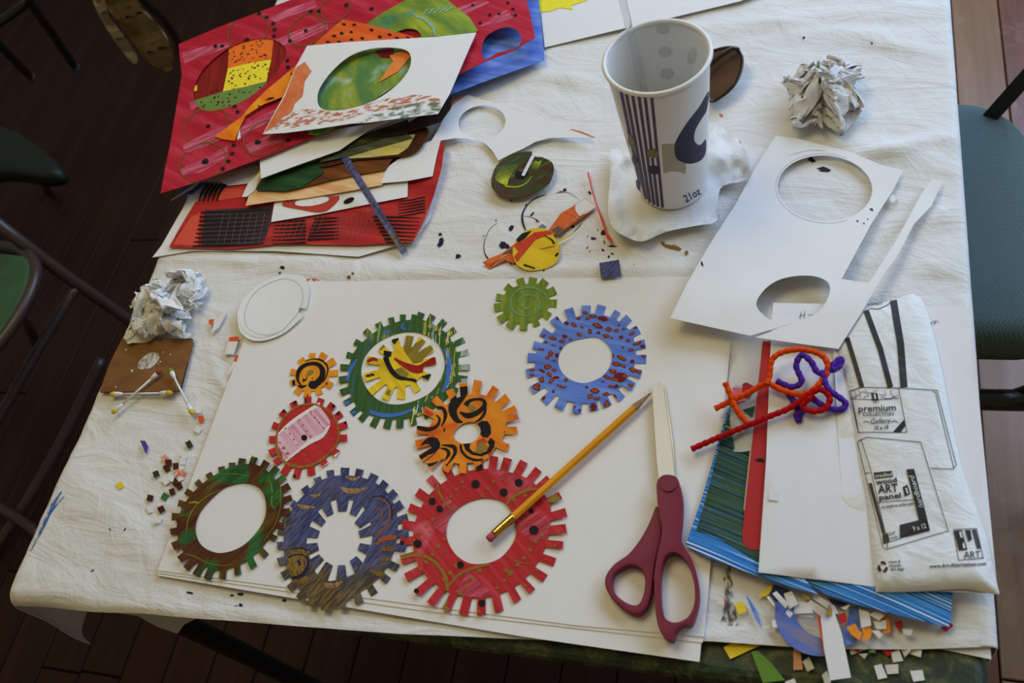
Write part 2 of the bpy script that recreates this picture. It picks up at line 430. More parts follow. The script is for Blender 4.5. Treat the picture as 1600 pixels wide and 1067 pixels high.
for (a, b, w, h) in RW:
    d = b-a; L2 = d@d; t = np.clip(((fx-a[0])*d[0]+(fy-a[1])*d[1])/L2, -.25, 1.25)
    dd = np.hypot(fx-a[0]-t*d[0]+.003*np.sin(t*9), fy-a[1]-t*d[1]); fade = np.clip(1.25-np.abs(t-.5)*2*.8, 0, 1)
    zz += h*fade*np.exp(-(dd/w)**2)
def bend(d, r=.009, m=1.35):
    d = np.maximum(d, 0); th = np.minimum(d/r, m); return r*np.sin(th)+np.maximum(d-m*r, 0)*math.cos(m), r*(1-np.cos(th))+np.maximum(d-m*r, 0)*math.sin(m)
# the front left corner of the table is rounded off a little
dl, dr, df = TX0-fx, fx-TX1, TY0-fy
px, py = fx.copy(), fy.copy()
o1, d1 = bend(dl); px = np.where(dl > 0, TX0-o1-.003*(1+np.sin(fy*40))*np.clip(dl*10, 0, 1), px)
o2, d2 = bend(dr, .006, 1.57); px = np.where(dr > 0, TX1+o2, px)
o3, d3 = bend(df, .014); py = np.where(df > 0, TY0-o3-.002*(1+np.sin(fx*55))*np.clip(df*20, 0, 1), py)
V = np.column_stack([px, py, TT+zz-d1-d2-d3])
F = [(i*ny+j, (i+1)*ny+j, (i+1)*ny+j+1, i*ny+j+1) for i in range(nx-1) for j in range(ny-1)]
cloth = mk('tablecloth', V, F, CLOTH, smooth=True, origin=((TX0+TX1)/2, (TY0+TY1)/2, TT))
sm = cloth.modifiers.new('thickness', 'SOLIDIFY'); sm.thickness = .0006; sm.offset = -1
tag(cloth, 'wrinkled off-white cotton sheet used as tablecloth, stained with paint', 'tablecloth')
# folded hem band along the front, and the inner layer that hangs below it at the left corner
hv = []
for i in range(0, nx, 2):
    if TX0-.0 < xs[i] < TX1: hv.append(i)
def cl(i, j): return V[i*ny+j]+np.array([0, -.0002, .0007])
HV, HF = [], []
for k, i in enumerate(hv):
    y0 = GY[i, 0]; j1 = int(np.argmin(np.abs(GY[i]-(y0+.013))))
    for q in range(5):
        j = int(round(j1*q/4)); HV.append(cl(i, j)+np.array([0, 0, .0005*(q in (1, 2, 3))]))
    if k: b0 = (k-1)*5; HF += [(b0+q, b0+5+q, b0+6+q, b0+1+q) for q in range(4)]
mk('hem', HV, HF, CLOTH, cloth, smooth=True)
flap = flat('thin_grey_lining', (.42, .42, .41, 1), .8, .2)
FLP = [(44, 905), (47, 944), (62, 935), (90, 922), (97, 932), (122, 923), (140, 938), (163, 955), (185, 958), (215, 962), (245, 979), (277, 990), (287, 976), (312, 963), (300, 955), (200, 938), (120, 915), (70, 900)]
sheet('lining_flap', FLP, z=-.030, zf=lambda u, v: -.0005*(v-900), th=.0005, mat=flap, parent=cloth, grid=14)
INK = flat('blue_black_ink', (.012, .012, .05, 1), .5); INKB = film('blue_wash', [(.3, C(30, 70, 140)), (.7, C(70, 130, 190))], 60, 40, 200, .36, .56); BRN = flat('brown_stain', C(130, 95, 60), .7); ORS = flat('orange_stain', C(205, 110, 75), .7)
ink = []
for p in ([(383, 845), (440, 830), (370, 640), (372, 560)],): pass
A = lambda pts, w: ribbon(ZR(pts), [q/4.85 for q in w])
ink += A([(395, 630), (370, 560), (375, 490), (420, 420), (480, 380), (545, 358)], [10, 16, 12, 6, 7, 4])
ink += A([(110, 845), (80, 790), (85, 700), (130, 610), (180, 575)], [12, 7, 4, 3, 2]) + A([(630, 345), (700, 340), (760, 365), (800, 400)], [4, 3, 3, 2]) + A([(385, 520), (450, 535), (500, 565)], [3, 4, 7])
ink += A([(820, 575), (790, 610), (755, 645)], [3, 5, 3])
rr = random.Random(3)
spots = [(235, 745, 42, 26), (283, 608, 16, 22), (690, 325, 12), (880, 345, 16, 8), (985, 645, 20), (905, 690, 20, 9), (1050, 750, 32, 8), (990, 720, 16, 6), (980, 778, 14, 9), (1050, 805, 12, 6), (755, 600, 12), (445, 505, 8, 16), (478, 555, 15, 6), (398, 435, 7), (170, 553, 6), (75, 670, 8, 4), (285, 405, 8, 5), (865, 675, 8, 3), (862, 760, 6, 8), (880, 785, 5), (1025, 830, 10, 8), (660, 335, 12, 3), (525, 920, 18, 9), (280, 883, 12, 4), (940, 625, 5), (1215, 888, 4)]
ink += [e for e in dots([(ZR([s[:2]])[0][0], ZR([s[:2]])[0][1], s[2]/4.85, (s[3] if len(s) > 3 else s[2])/4.85, rr.uniform(0, 90)) for s in spots], jag=.35, seed=2)]
ink += dots([(689, 378, 4, 7, 30), (716, 400, 4), (688, 366, 3, 2), (1288, 265, 11, 4, 10), (1268, 249, 6, 4, 40), (441, 418, 4, 2.5), (437, 426, 2, 1.5), (1189, 498, 6, 3, 20), (368, 948, 3.5, 2), (376, 946, 3), (376, 928, 5, 2), (362, 930, 3, 1.5), (297, 926, 5, 1.5, 10), (444, 938, 3, 2), (172, 827, 3, 1, 60), (195, 827, 3, 1, -50), (145, 891, 3, 1, -30), (619, 967, 2), (632, 969, 2), (1361, 68, 2.5), (1115, 337, 8, 4), (1256, 59, 2)], jag=.3, seed=5)
def clz(u, v):
    P = WA(np.column_stack([np.atleast_1d(u), np.atleast_1d(v)]), 0.0)
    ix = np.clip(np.round((P[:, 0]-xs[0])/(xs[1]-xs[0])).astype(int), 0, nx-1)
    t = np.clip((P[:, 1]-yf[ix])/(TY1+.02-yf[ix]), 0, 1); iy = np.clip(np.round(t**(1/1.15)*(ny-1)).astype(int), 0, ny-1)
    return np.maximum(zz.reshape(nx, ny)[ix, iy], -.0045)
marks('ink_stain', ink, .0006, INK, cloth, clz)
marks('charcoal_smudge', [[(1128, 885), (1142, 880), (1146, 930), (1152, 965), (1140, 985), (1130, 965), (1133, 930)]]+dots([(1147, 977, 8, 4, -30), (1130, 968, 4, 6, 30), (1110, 993, 3), (1127, 992, 2, 7)], jag=.4, seed=8), .0006, film('charcoal_rub', [(.3, (.03, .03, .03, 1)), (.7, (.12, .12, .11, 1))], 85, 60, 300, .44, .60), cloth, clz)
marks('blue_paint_smear', ribbon([(48, 860), (60, 838), (72, 812), (82, 790), (96, 768)], [2, 4, 6, 6, 2])+ribbon([(62, 835), (80, 800), (100, 775)], [1.5, 2, 1]), .0006, INKB, cloth, clz)
marks('brown_paint_stain', dots([(1055, 387, 14, 4, 14), (1036, 380, 3), (1073, 395, 3)], jag=.4, seed=4)+dots([(545, 433, 3), (551, 427, 2)]), .0006, BRN, cloth, clz)
marks('orange_paint_stain', dots([(488, 438, 10, 3, 0), (1127, 180, 3, 2, 40), (360, 535, 2, 8, 20)], jag=.3, seed=6), .0006, ORS, cloth, clz)

# ------------------------------------------------------------------ poster boards
def quadline(pts, n=5): return np.array(pts, float)
for z, q, lab in ((.0007, [(414, 443), (1150, 433), (1093, 1034), (820, 995), (246, 899)], 'lowest white poster board, its edge showing furthest toward the table front'),
                  (.0014, [(415, 442), (1150, 432), (1098, 1004), (660, 954), (246, 895)], 'middle white poster board, a thin sliver between the other two'),
                  (.0021, [(415, 441), (1151, 431), (1100, 995), (900, 977), (660, 946), (246, 891)], 'top white poster board carrying the painted paper gears')):
    tag(sheet('poster_board', q, z=z, th=.0006, mat=white_paper('poster_board_white', (.80, .785, .765, 1), .45)), lab, 'poster board', 'white poster boards stacked under the gears')
BZ = .0021
# ------------------------------------------------------------------ painted paper gears
P_ORANGE = paint('orange_brushed', [(.2, C(196, 80, 18)), (.5, C(222, 128, 26)), (.8, C(236, 160, 52))], 30, 10, 60, over=([(.2, C(190, 60, 15)), (.8, C(214, 96, 22))], 22, .5, .62))
P_ORANGE2 = paint('amber_brushed', [(.2, C(205, 110, 15)), (.8, C(240, 165, 45))], 50, 14, 70)
P_GREENBLUE = paint('green_blue_streaks', [(.25, C(20, 62, 40)), (.42, C(38, 84, 42)), (.55, C(62, 88, 34)), (.64, C(34, 96, 100)), (.74, C(30, 92, 165))], 82, 16, 260, 6, over=([(.28, C(30, 90, 160)), (.45, C(50, 95, 45)), (.52, C(70, 110, 40)), (.58, C(195, 190, 60)), (.66, C(60, 120, 170)), (.72, C(220, 230, 235))], 9, .52, .60))
P_YELLOW = paint('yellow_ochre_brushed', [(.25, C(150, 115, 30)), (.45, C(215, 178, 30)), (.7, C(232, 205, 45))], 40, 16, 110)
P_REDGEAR = paint('red_brushed', [(.25, C(150, 22, 30)), (.5, C(178, 32, 40)), (.75, C(196, 66, 78))], 40, 10, 160, over=([(.2, C(178, 40, 58)), (.5, C(206, 82, 100)), (.85, C(226, 140, 150))], 15, .56, .64))
P_RED2 = paint('red_flat_brushed', [(.3, C(170, 25, 35)), (.7, C(192, 45, 50))], 35, 12, 120)
P_GREENY = paint('lime_green_brushed', [(.25, C(66, 92, 26)), (.5, C(110, 128, 34)), (.75, C(150, 158, 48))], 80, 18, 140)
P_BLUE = paint('blue_brushed', [(.25, C(62, 92, 178)), (.5, C(92, 124, 206)), (.75, C(130, 156, 220))], 12, 14, 130)
P_BROWNG = paint('brown_green_brushed', [(.3, C(46, 22, 14)), (.48, C(80, 40, 20)), (.62, C(92, 66, 24)), (.75, C(112, 104, 34))], 130, 16, 60, 6, .8, over=([(.3, C(24, 62, 32)), (.55, C(42, 104, 52)), (.75, C(120, 140, 40))], 20, .50, .57))
def starry():
    t = NT('indigo_gold_swirls', .4, .45)
    wf = t.noise(t.mapping(-58, (70, 430, 70)), 1, 4, .62, .55)
    big = t.noise(t.mapping(0, (13, 13, 13), (.35, .1, 0)), 1, 2, .5, .8); sep = t.n('SeparateXYZ'); t.l(t.co, sep.inputs[0])
    g = t.math('ADD', big, t.math('MULTIPLY', sep.outputs[1], -2.2))
    base = t.ramp(g, [(.38, C(54, 70, 132)), (.52, C(74, 78, 124)), (.60, C(84, 70, 62)), (.72, C(112, 88, 46))])
    dark = t.ramp(g, [(.40, C(18, 26, 78)), (.60, C(34, 32, 34)), (.75, C(52, 40, 22))])
    t.color(t.mix(t.ramp(wf, [(.45, (0, 0, 0, 1)), (.57, (1, 1, 1, 1))]), dark, base)); t.bump(wf, .0003, .5); return t.m
P_STARRY = starry()
def gear(name, zoom, center, body, tips, w, z, mat, label, hole=None, holetips=None, curl=.0022, seed=0, jit=.10, th=.0004):
    c = zoom([center])[0]; s = zoom([(1, 0)])[0][0]-zoom([(0, 0)])[0][0]
    tp = [zoom([t[:2]])[0]+((t[2]*s,) if len(t) > 2 else ()) for t in tips]
    out = gearpoly(c, zoom(body), tp, w*s, seed=seed, jit=jit)
    holes = []
    if hole is not None:
        if holetips: holes = [gearpoly(c, zoom(hole), zoom(holetips), w*s*1.05, .95, True, seed=seed, jit=.12)]
        else: holes = [catmull(zoom(hole), 5)]
    R = np.max(np.linalg.norm(out-np.array(c), axis=1)); rg = random.Random(seed); ph = [rg.uniform(0, 6.28) for _ in range(3)]
    def zf(u, v):
        dx, dy = u-c[0], v-c[1]; r = np.hypot(dx, dy)/R; a = np.arctan2(dy, dx)
        return curl*np.clip(r, 0, 1.1)**4*(.45+.35*np.sin(a*2+ph[0])+.35*np.sin(a*5+ph[1])+.25*np.sin(a*9+ph[2]))+curl*.12
    o = sheet(name, out, holes, z=BZ+z, zf=zf, th=th, mat=mat, grid=9)
    tag(o, label, 'paper gear', 'painted paper gears on the poster board')
    o_z = BZ+z+.0003
    def mk_marks(nm, polys, m, dz=0, noclip=False): return marks(nm, polys, o_z+dz, m, o, zf, None if noclip else out, holes)
    return o, mk_marks, out, holes
# a: small orange gear with black swirl
o, M, _, _ = gear('paper_gear', ZB, (420, 225), [(395, 100), (480, 100), (545, 150), (555, 220), (530, 290), (470, 335), (400, 345), (335, 335), (300, 280), (300, 210), (335, 145)],
  [(428, 55), (520, 58), (595, 110), (620, 205), (575, 305), (485, 370), (385, 390), (305, 365), (262, 285), (262, 195), (335, 100)], 48, .0006, P_ORANGE2, 'smallest orange paper gear with one black paint swirl, above the red and pink gear', seed=1)
k = 1/4.848
M('black_paint_swirl', ribbon(ZB([(345, 300), (318, 265), (318, 210), (345, 165), (400, 138), (465, 140), (502, 180), (500, 235), (470, 275), (440, 300)]), [q*k for q in (8, 18, 30, 30, 26, 30, 40, 44, 50, 40)])
  + dots([(ZB([(434, 296)])[0])+(38*k, 32*k)]) + ribbon(ZB([(440, 98), (500, 112), (542, 160), (535, 225), (505, 280)]), [q*k for q in (6, 14, 12, 10, 5)]) + ribbon(ZB([(318, 300), (345, 312), (385, 298)]), [q*k for q in (8, 22, 5)]) + ribbon(ZB([(352, 268), (380, 255), (385, 232)]), [q*k for q in (16, 10, 5)]) + ribbon(ZB([(372, 118), (430, 100), (480, 108)]), [1, 1.4, 1]) + dots([ZB([(285, 280)])[0]+(2.6, 4.5)]), BLACK)
M('gold_paint_patch', dots([ZB([(408, 205)])[0]+(6.5, 4, -35)], jag=.15), flat('olive_gold_paint', C(135, 115, 50), .5)); M('red_paint_dot', dots([ZB([(535, 286)])[0]+(2, 2), ZB([(360, 252)])[0]+(1.3,), ZB([(428, 246)])[0]+(1.3,), ZB([(412, 266)])[0]+(1,), ZB([(390, 375)])[0]+(1.5, 1.5)]), REDP)
# b: large green-blue ring gear
GB_body = [(860, 108), (940, 140), (1040, 205), (1110, 300), (1150, 420), (1150, 530), (1130, 640), (1040, 770), (930, 850), (820, 905), (700, 925), (560, 930), (420, 900), (330, 855), (275, 775), (240, 680), (235, 580), (245, 480), (280, 380), (345, 300), (430, 225), (530, 165), (650, 120), (750, 105)]
o, M, OB, HB = gear('paper_gear', ZA, (690, 515), GB_body,
  [(845, 45, 48), (785, 60, 34), (690, 60), (590, 85), (480, 130), (375, 190), (290, 285), (222, 395), (170, 500), (158, 605), (170, 712), (202, 805), (262, 890), (335, 945), (437, 995), (553, 1010), (663, 1003), (782, 980), (940, 65), (1040, 110), (1125, 180), (1200, 270), (1240, 375), (1245, 500), (1225, 600), (1140, 700), (1000, 830), (900, 920)], 50, .0006, P_GREENBLUE,
  'large green and blue streaked ring gear with a yellow gear lying inside it', hole=[(735, 205), (850, 220), (960, 280), (1020, 370), (1040, 480), (1010, 590), (930, 700), (800, 775), (640, 810), (500, 780), (400, 690), (350, 590), (345, 500), (380, 400), (470, 300), (600, 230)], seed=2)
k = 1/5.333; BLP = flat('bright_blue_paint', C(32, 98, 180), .4, .4, .2, 400); YLW = flat('yellow_line_paint', C(205, 195, 70), .5); WHT = flat('white_line_paint', C(215, 225, 225), .5)
M('blue_paint_stroke', ribbon(ZA([(225, 610), (245, 540), (275, 480), (310, 435)]), [q*k for q in (24, 30, 28, 14)])+ribbon(ZA([(415, 865), (500, 895), (600, 900), (700, 880), (770, 850)]), [q*k for q in (30, 34, 32, 26, 14)])+ribbon(ZA([(1040, 350), (1070, 420), (1075, 520), (1060, 620), (1020, 710)]), [q*k for q in (24, 40, 42, 34, 18)])+ribbon(ZA([(190, 805), (245, 795)]), 6, 2, False)+ribbon(ZA([(255, 885), (300, 870)]), 5, 2, False)+ribbon(ZA([(700, 135), (680, 165), (715, 185)]), 3)+ribbon(ZA([(540, 195), (555, 220), (590, 195)]), 3.2), BLP)
def par(x0, x1, n, y0, y1, slant, seed, w):
    r = random.Random(seed); out = []
    for i in range(n):
        x = r.uniform(x0, x1); a, b = r.uniform(y0, y1), r.uniform(y0, y1); a, b = min(a, b), max(a, b)
        out += ribbon(ZA([(x, a), (x+slant*(b-a)*.33, (2*a+b)/3), (x+slant*(b-a)*.66, (a+2*b)/3), (x+slant*(b-a), b)]), r.uniform(.4, 1)*w*k)
    return out
M('yellow_paint_line', par(860, 1130, 26, 60, 330, -.06, 1, 10)+par(1060, 1130, 10, 330, 640, -.10, 2, 10)+par(770, 850, 5, 780, 980, -.20, 3, 14)+par(900, 1020, 6, 640, 800, -.4, 4, 8), YLW)
M('white_paint_line', par(900, 1130, 12, 100, 330, -.06, 5, 5)+ribbon(ZA([(1100, 480), (1085, 580), (1060, 670)]), [1, 1.4, .8])+par(780, 880, 5, 760, 930, -.2, 6, 7)+sum([ribbon(ZA([(1180+i*11, y), (1180+i*11+2, y+50)]), .9, 2, False) for y in (355, 475, 595) for i in range(6)], []), WHT, noclip=True)
# c: yellow gear inside it
o, M, _, _ = gear('paper_gear', ZA, (690, 490), [(680, 330), (780, 335), (840, 390), (865, 450), (855, 530), (820, 600), (740, 650), (650, 665), (560, 650), (510, 600), (490, 520), (520, 430), (600, 370)],
  [(625, 262), (750, 235), (855, 262), (935, 335), (965, 445), (915, 585), (815, 700), (675, 765), (540, 765), (415, 710), (372, 585), (390, 435), (505, 335)], 58, .0008, P_YELLOW, 'yellow paper gear with black and red strokes lying inside the green ring gear', seed=3)
OLV = paint('olive_ochre_brushed', [(.3, C(112, 92, 24)), (.7, C(150, 130, 50))], 130, 20, 160)
M('ochre_paint', [ZA([(690, 300), (720, 240), (780, 240), (800, 300), (850, 265), (885, 290), (850, 350), (920, 320), (950, 345), (870, 410), (850, 450), (780, 470), (700, 360)])]+[ZA([(480, 325), (520, 300), (545, 330), (500, 360)])]+[ZA([(620, 520), (680, 500), (740, 550), (720, 590), (660, 570)])]+[ZA([(560, 690), (590, 690), (580, 740), (545, 720)])], OLV)
M('red_paint_stroke', ribbon(ZA([(620, 425), (680, 465), (760, 505), (830, 515), (900, 470), (965, 430)]), [q*k for q in (14, 34, 60, 66, 55, 50)])+[ZA([(890, 445), (968, 415), (966, 472), (885, 488)])]+ribbon(ZA([(395, 450), (440, 430), (480, 440)]), [4, 5, 3]), REDP, .0001)
M('black_paint_stroke', ribbon(ZA([(560, 365), (550, 420), (575, 490), (610, 545), (660, 585), (730, 598), (790, 610), (815, 640)]), [q*k for q in (50, 46, 40, 40, 34, 22, 24, 8)])+[ZA([(530, 360), (600, 370), (590, 410), (540, 410)])]+[ZA([(595, 262), (660, 255), (640, 285), (605, 305)])]+[ZA([(840, 575), (932, 550), (900, 605)])]+dots([ZA([(400, 570)])[0]+(4, 2), ZA([(435, 560)])[0]+(4, 2), ZA([(625, 300)])[0]+(1.4,)], jag=.3), BLACK, .00015)
# d: red and pink gear
GD = [(395, 435), (480, 445), (565, 500), (620, 580), (635, 680), (610, 760), (550, 830), (460, 895), (360, 925), (260, 915), (180, 860), (145, 770), (150, 680), (175, 590), (235, 510), (310, 455)]
o, M, _, _ = gear('paper_gear', ZB, (395, 690), GD, [(392, 385), (495, 400), (585, 440), (648, 512), (690, 595), (688, 700), (620, 820), (525, 905), (420, 980), (302, 1003), (205, 975), (140, 890), (100, 815), (98, 710), (125, 600), (190, 500), (278, 425)], 52, .0011, P_RED2, 'red paper gear with a pale pink band, touching the smallest orange gear', seed=4)
k = 1/4.848; PINK = paint('pink_streaks', [(.3, C(176, 96, 120)), (.45, C(205, 150, 168)), (.6, C(222, 186, 196))], 38, 8, 260)
M('pink_paint_band', [ZB([(162, 665), (250, 590), (350, 510), (460, 450), (490, 470), (530, 520), (563, 575), (555, 605), (470, 680), (380, 750), (280, 840), (228, 882), (205, 860), (195, 810), (165, 770)])], PINK)
M('white_paint_edge', ribbon(ZB([(165, 672), (240, 605), (340, 530), (455, 458), (485, 432)]), [q*k for q in (8, 26, 26, 26, 6)])+ribbon(ZB([(225, 875), (300, 810), (400, 735), (500, 680), (560, 600)]), [q*k for q in (12, 20, 30, 34, 8)])+[ZB([(585, 835), (640, 795), (645, 815), (600, 850)]), ZB([(495, 920), (545, 885), (550, 900), (505, 935)])], flat('white_paint', C(222, 215, 212), .5), .0001)
e = catmull(GD, 4); e = np.vstack([e, e[:1]]); cc_ = np.array([395, 690]); e = cc_+(e-cc_)*.965
M('gold_paint_ring', ribbon(ZB(e.tolist()), [(13+8*(1 if 24 < i < 46 else 0))*k for i in range(len(e))], smooth=False), GOLD, .00015)
r_ = random.Random(7); gd = [(325, 562), (355, 602), (385, 645), (415, 685), (447, 545), (478, 582), (510, 625), (255, 667), (287, 710), (315, 750), (345, 790), (372, 830), (402, 875), (448, 730), (475, 768), (507, 810), (545, 665), (575, 705), (222, 627), (292, 518), (415, 500)]
M('gold_paint_dot', dots([ZB([p])[0]+(1.4, 1.4) for p in gd]+[ZB([p])[0]+(2.8, 2.2) for p in [(183, 730), (210, 775), (238, 818), (268, 858), (300, 900)]], jag=.2), GOLD, .0002)
M('black_paint_dot', dots([ZB([(365, 697)])[0]+(4.8, 4.8)]+[ZB([p])[0]+(2.6, 3.2) for p in [(370, 415), (292, 430), (585, 452), (620, 510), (678, 580), (210, 492), (288, 990)]]), BLACK, .0002)
# f: small green spiral gear
o, M, _, _ = gear('paper_gear', ZH, (680, 175), [(700, 75), (770, 95), (795, 150), (785, 210), (740, 260), (660, 285), (590, 270), (555, 225), (550, 160), (590, 105)], [(640, 50), (710, 45), (775, 60), (825, 110), (833, 180), (795, 250), (730, 298), (657, 318), (585, 305), (530, 268), (507, 203), (518, 145), (568, 90)], 37, .0006, P_GREENY, 'small lime green paper gear with a faint spiral, at the far edge of the board', seed=5)
k = 1/3.333; SPI = flat('teal_spiral_paint', C(96, 138, 84), .5, .3, .2, 500)
sp = [(680+(18+t*7.4)*math.cos(t), 180+(15+t*6.3)*math.sin(t)) for t in np.linspace(.6, 12.4, 46)]
M('spiral_brush_stroke', ribbon(ZH(sp), [(8+7*math.sin(i*.35)**2)*k for i in range(46)], 2), SPI)
# g: blue gear with rust spots
GG = [(690, 155), (790, 180), (900, 230), (990, 310), (1025, 420), (1030, 520), (1010, 620), (950, 700), (880, 790), (780, 850), (640, 905), (480, 890), (390, 850), (290, 790), (215, 700), (190, 600), (205, 480), (260, 390), (330, 330), (420, 240), (530, 190)]
o, M, _, _ = gear('paper_gear', ZD, (610, 540), GG, [(470, 118), (615, 92), (748, 90), (880, 140, 50), (975, 190), (1055, 290), (1108, 410), (1118, 540), (1075, 665), (1010, 770), (915, 870), (795, 930), (683, 965), (535, 988), (385, 950), (262, 900), (160, 800), (120, 660), (130, 525), (178, 420), (245, 310), (345, 200)], 68, .0006, P_BLUE, 'blue paper gear with rust red spots and a round hole, nearest the pencil tip', hole=[(620, 360), (720, 360), (790, 410), (830, 480), (830, 560), (790, 640), (720, 700), (600, 738), (490, 710), (420, 650), (385, 570), (400, 480), (470, 400)], seed=6)
k = 1/5.333
sp = [(550, 195, 20, 14, 20), (640, 190, 32, 14, -35), (680, 180, 26, 12, 0), (758, 202, 44, 18, 12), (712, 258, 44, 18, 20), (805, 290, 27, 18, 10), (870, 300, 20, 13, 0), (455, 238, 20, 15, 30), (515, 253, 28, 15, 40), (583, 272, 17, 9, 20), (650, 306, 18, 22, -20), (720, 317, 16, 11, 10), (560, 333, 24, 14, 30), (785, 345, 26, 16, 15), (832, 362, 16, 9, 10), (440, 350, 22, 16, 30), (420, 390, 26, 14, 5), (338, 362, 40, 14, 20), (488, 376, 16, 10, 20), (910, 356, 18, 15, 0), (970, 384, 18, 13, 0), (990, 460, 25, 13, 0), (930, 287, 15, 10, 0), (888, 255, 10, 9, 0), (1000, 325, 24, 14, -20), (1030, 275, 18, 10, -20), (1045, 405, 38, 14, -25), (1090, 432, 25, 12, 0), (1100, 514, 22, 12, 0), (925, 440, 9, 9, 0), (345, 424, 20, 8, 5), (283, 398, 14, 9, 0), (240, 455, 25, 10, 5), (322, 492, 20, 24, 10), (295, 525, 20, 14, -30), (375, 508, 20, 20, 0), (350, 550, 17, 8, 0), (296, 602, 30, 20, 0), (350, 630, 22, 13, 20), (250, 636, 28, 12, 30), (312, 665, 24, 16, 40), (248, 710, 22, 24, 0), (330, 715, 34, 18, -50), (372, 690, 26, 12, 0), (450, 710, 18, 14, 0), (400, 760, 28, 12, 20), (435, 772, 18, 10, 0), (345, 808, 10, 15, 0), (915, 530, 45, 16, 25), (870, 580, 32, 18, 10), (925, 595, 30, 12, 25), (1003, 557, 18, 18, 0), (1010, 630, 36, 20, 15), (1065, 645, 25, 18, 0), (840, 640, 32, 20, 20), (900, 690, 48, 40, 0), (850, 705, 60, 14, 12), (790, 690, 32, 14, 20), (940, 680, 24, 18, 0), (870, 765, 22, 16, -40), (825, 765, 22, 12, 20), (755, 727, 12, 6, 0), (690, 802, 40, 20, 10), (622, 772, 16, 9, 0), (650, 850, 24, 18, 0), (705, 865, 26, 12, 0), (785, 830, 28, 16, 0), (680, 935, 28, 32, 0), (790, 912, 26, 28, 0), (990, 757, 22, 15, 20), (520, 938, 14, 12, 0), (565, 965, 12, 14, 0), (610, 150, 22, 13, 20), (380, 200, 11, 11, 0), (265, 343, 17, 12, 0), (410, 450, 18, 14, 0), (165, 628, 26, 12, 0), (165, 668, 18, 11, 0), (205, 770, 34, 32, 0), (262, 860, 16, 20, 0), (840, 510, 14, 16, 0), (860, 850, 10, 22, -30), (355, 940, 11, 7, 0), (490, 112, 10, 6, 0)]
S_ = [ZD([s[:2]])[0]+(s[2]*k, s[3]*k, s[4]) for s in sp]
M('rust_spot', dots(S_, jag=.16, seed=3), flat('dark_rust_paint', C(105, 22, 18), .6, .18, .2, 500)); M('rust_spot_centre', dots([s for i, s in enumerate(S_) if s[2] > 2.6 and i % 4 != 3], .68, .12, 4), flat('rust_orange_paint', C(148, 70, 34), .6, .18, .25, 500), .0001)
# h: brown green ring gear
o, M, _, _ = gear('paper_gear', ZE, (540, 525), [(700, 120), (790, 155), (870, 230), (920, 310), (935, 400), (920, 500), (870, 610), (790, 730), (720, 800), (640, 860), (550, 900), (440, 925), (330, 890), (220, 840), (160, 760), (130, 660), (130, 560), (160, 470), (220, 370), (320, 270), (430, 195), (560, 135)],
  [(463, 140), (545, 110), (625, 78), (718, 65), (810, 100), (890, 145), (945, 215), (980, 285), (998, 375), (985, 480), (940, 590), (880, 690), (805, 820), (710, 905), (590, 960), (470, 990), (355, 995), (270, 965), (195, 915), (145, 845), (95, 745), (78, 635), (88, 520), (138, 415), (195, 325), (275, 250), (365, 190)], 50, .0014, P_BROWNG, 'brown and green oval ring gear with a large hole, nearest the table corner',
  hole=[(640, 262), (730, 285), (785, 350), (805, 440), (790, 540), (730, 640), (640, 730), (540, 780), (430, 793), (330, 750), (280, 680), (268, 590), (300, 490), (370, 400), (470, 310), (550, 275)], seed=7, curl=.003)
k = 1/4.85; YG = flat('yellow_green_scratch', C(150, 150, 45), .5); GRN = film('green_wash', [(.3, C(26, 76, 40)), (.7, C(62, 112, 52))], 120, 20, 90, .40, .56)
M('green_paint_patch', [ZE([(760, 185), (830, 170), (900, 235), (925, 340), (910, 430), (860, 470), (815, 420), (790, 350), (740, 290)]), ZE([(215, 590), (265, 640), (280, 690), (200, 740), (140, 720), (150, 650)]), ZE([(530, 165), (600, 150), (650, 165), (640, 200), (560, 200)]), ZE([(400, 900), (440, 905), (430, 935), (390, 930)])], GRN)
sc = lambda pts, w: ribbon(ZE(pts), [q*.6 for q in w])
M('yellow_scratch_line', sc([(200, 640), (215, 540), (260, 450), (350, 370), (460, 315)], [1, 1.5, 1.6, 1.4, .8])+sc([(215, 415), (270, 410), (300, 420)], [2, 5, 1])+sc([(830, 240), (850, 320), (845, 420), (870, 460)], [1, 1.8, 1.4, .8])+sc([(905, 260), (920, 360), (905, 480), (870, 580), (790, 700)], [.8, 1.2, 1, 1, .6])+sc([(440, 200), (560, 195), (680, 215)], [.6, 1, .6])+sc([(690, 65), (745, 72)], [3, 3])+sc([(180, 800), (260, 820), (360, 870), (470, 890), (560, 880)], [.6, 1.2, 1, 1, .6]), YG, .0001)
# i: indigo gear with inner teeth
o, M, _, _ = gear('paper_gear', ZF, (485, 530), [(440, 100), (560, 100), (680, 130), (780, 200), (840, 310), (860, 430), (840, 570), (790, 700), (700, 810), (600, 880), (480, 945), (360, 960), (260, 910), (180, 830), (120, 730), (100, 600), (105, 460), (150, 330), (230, 230), (330, 140)],
  [(408, 62), (508, 45), (608, 55), (705, 90), (780, 140), (845, 205), (888, 285), (925, 375), (930, 480), (912, 580), (860, 715), (795, 800), (705, 890), (605, 950), (485, 985), (370, 1000), (270, 970), (200, 920), (135, 855), (90, 770), (60, 675), (55, 565), (60, 465), (95, 375), (155, 280), (235, 175), (320, 110)], 50, .0007, P_STARRY, 'indigo and gold swirled gear with teeth pointing inward around its hole too',
  hole=[(450, 255), (590, 270), (655, 350), (685, 440), (690, 520), (665, 600), (600, 725), (540, 765), (400, 800), (310, 740), (270, 640), (250, 560), (265, 450), (310, 355), (360, 305)], holetips=[(410, 360), (490, 335), (560, 360), (590, 430), (603, 490), (600, 570), (562, 650), (485, 695), (405, 685), (350, 640), (328, 570), (332, 490), (365, 420)], seed=8)
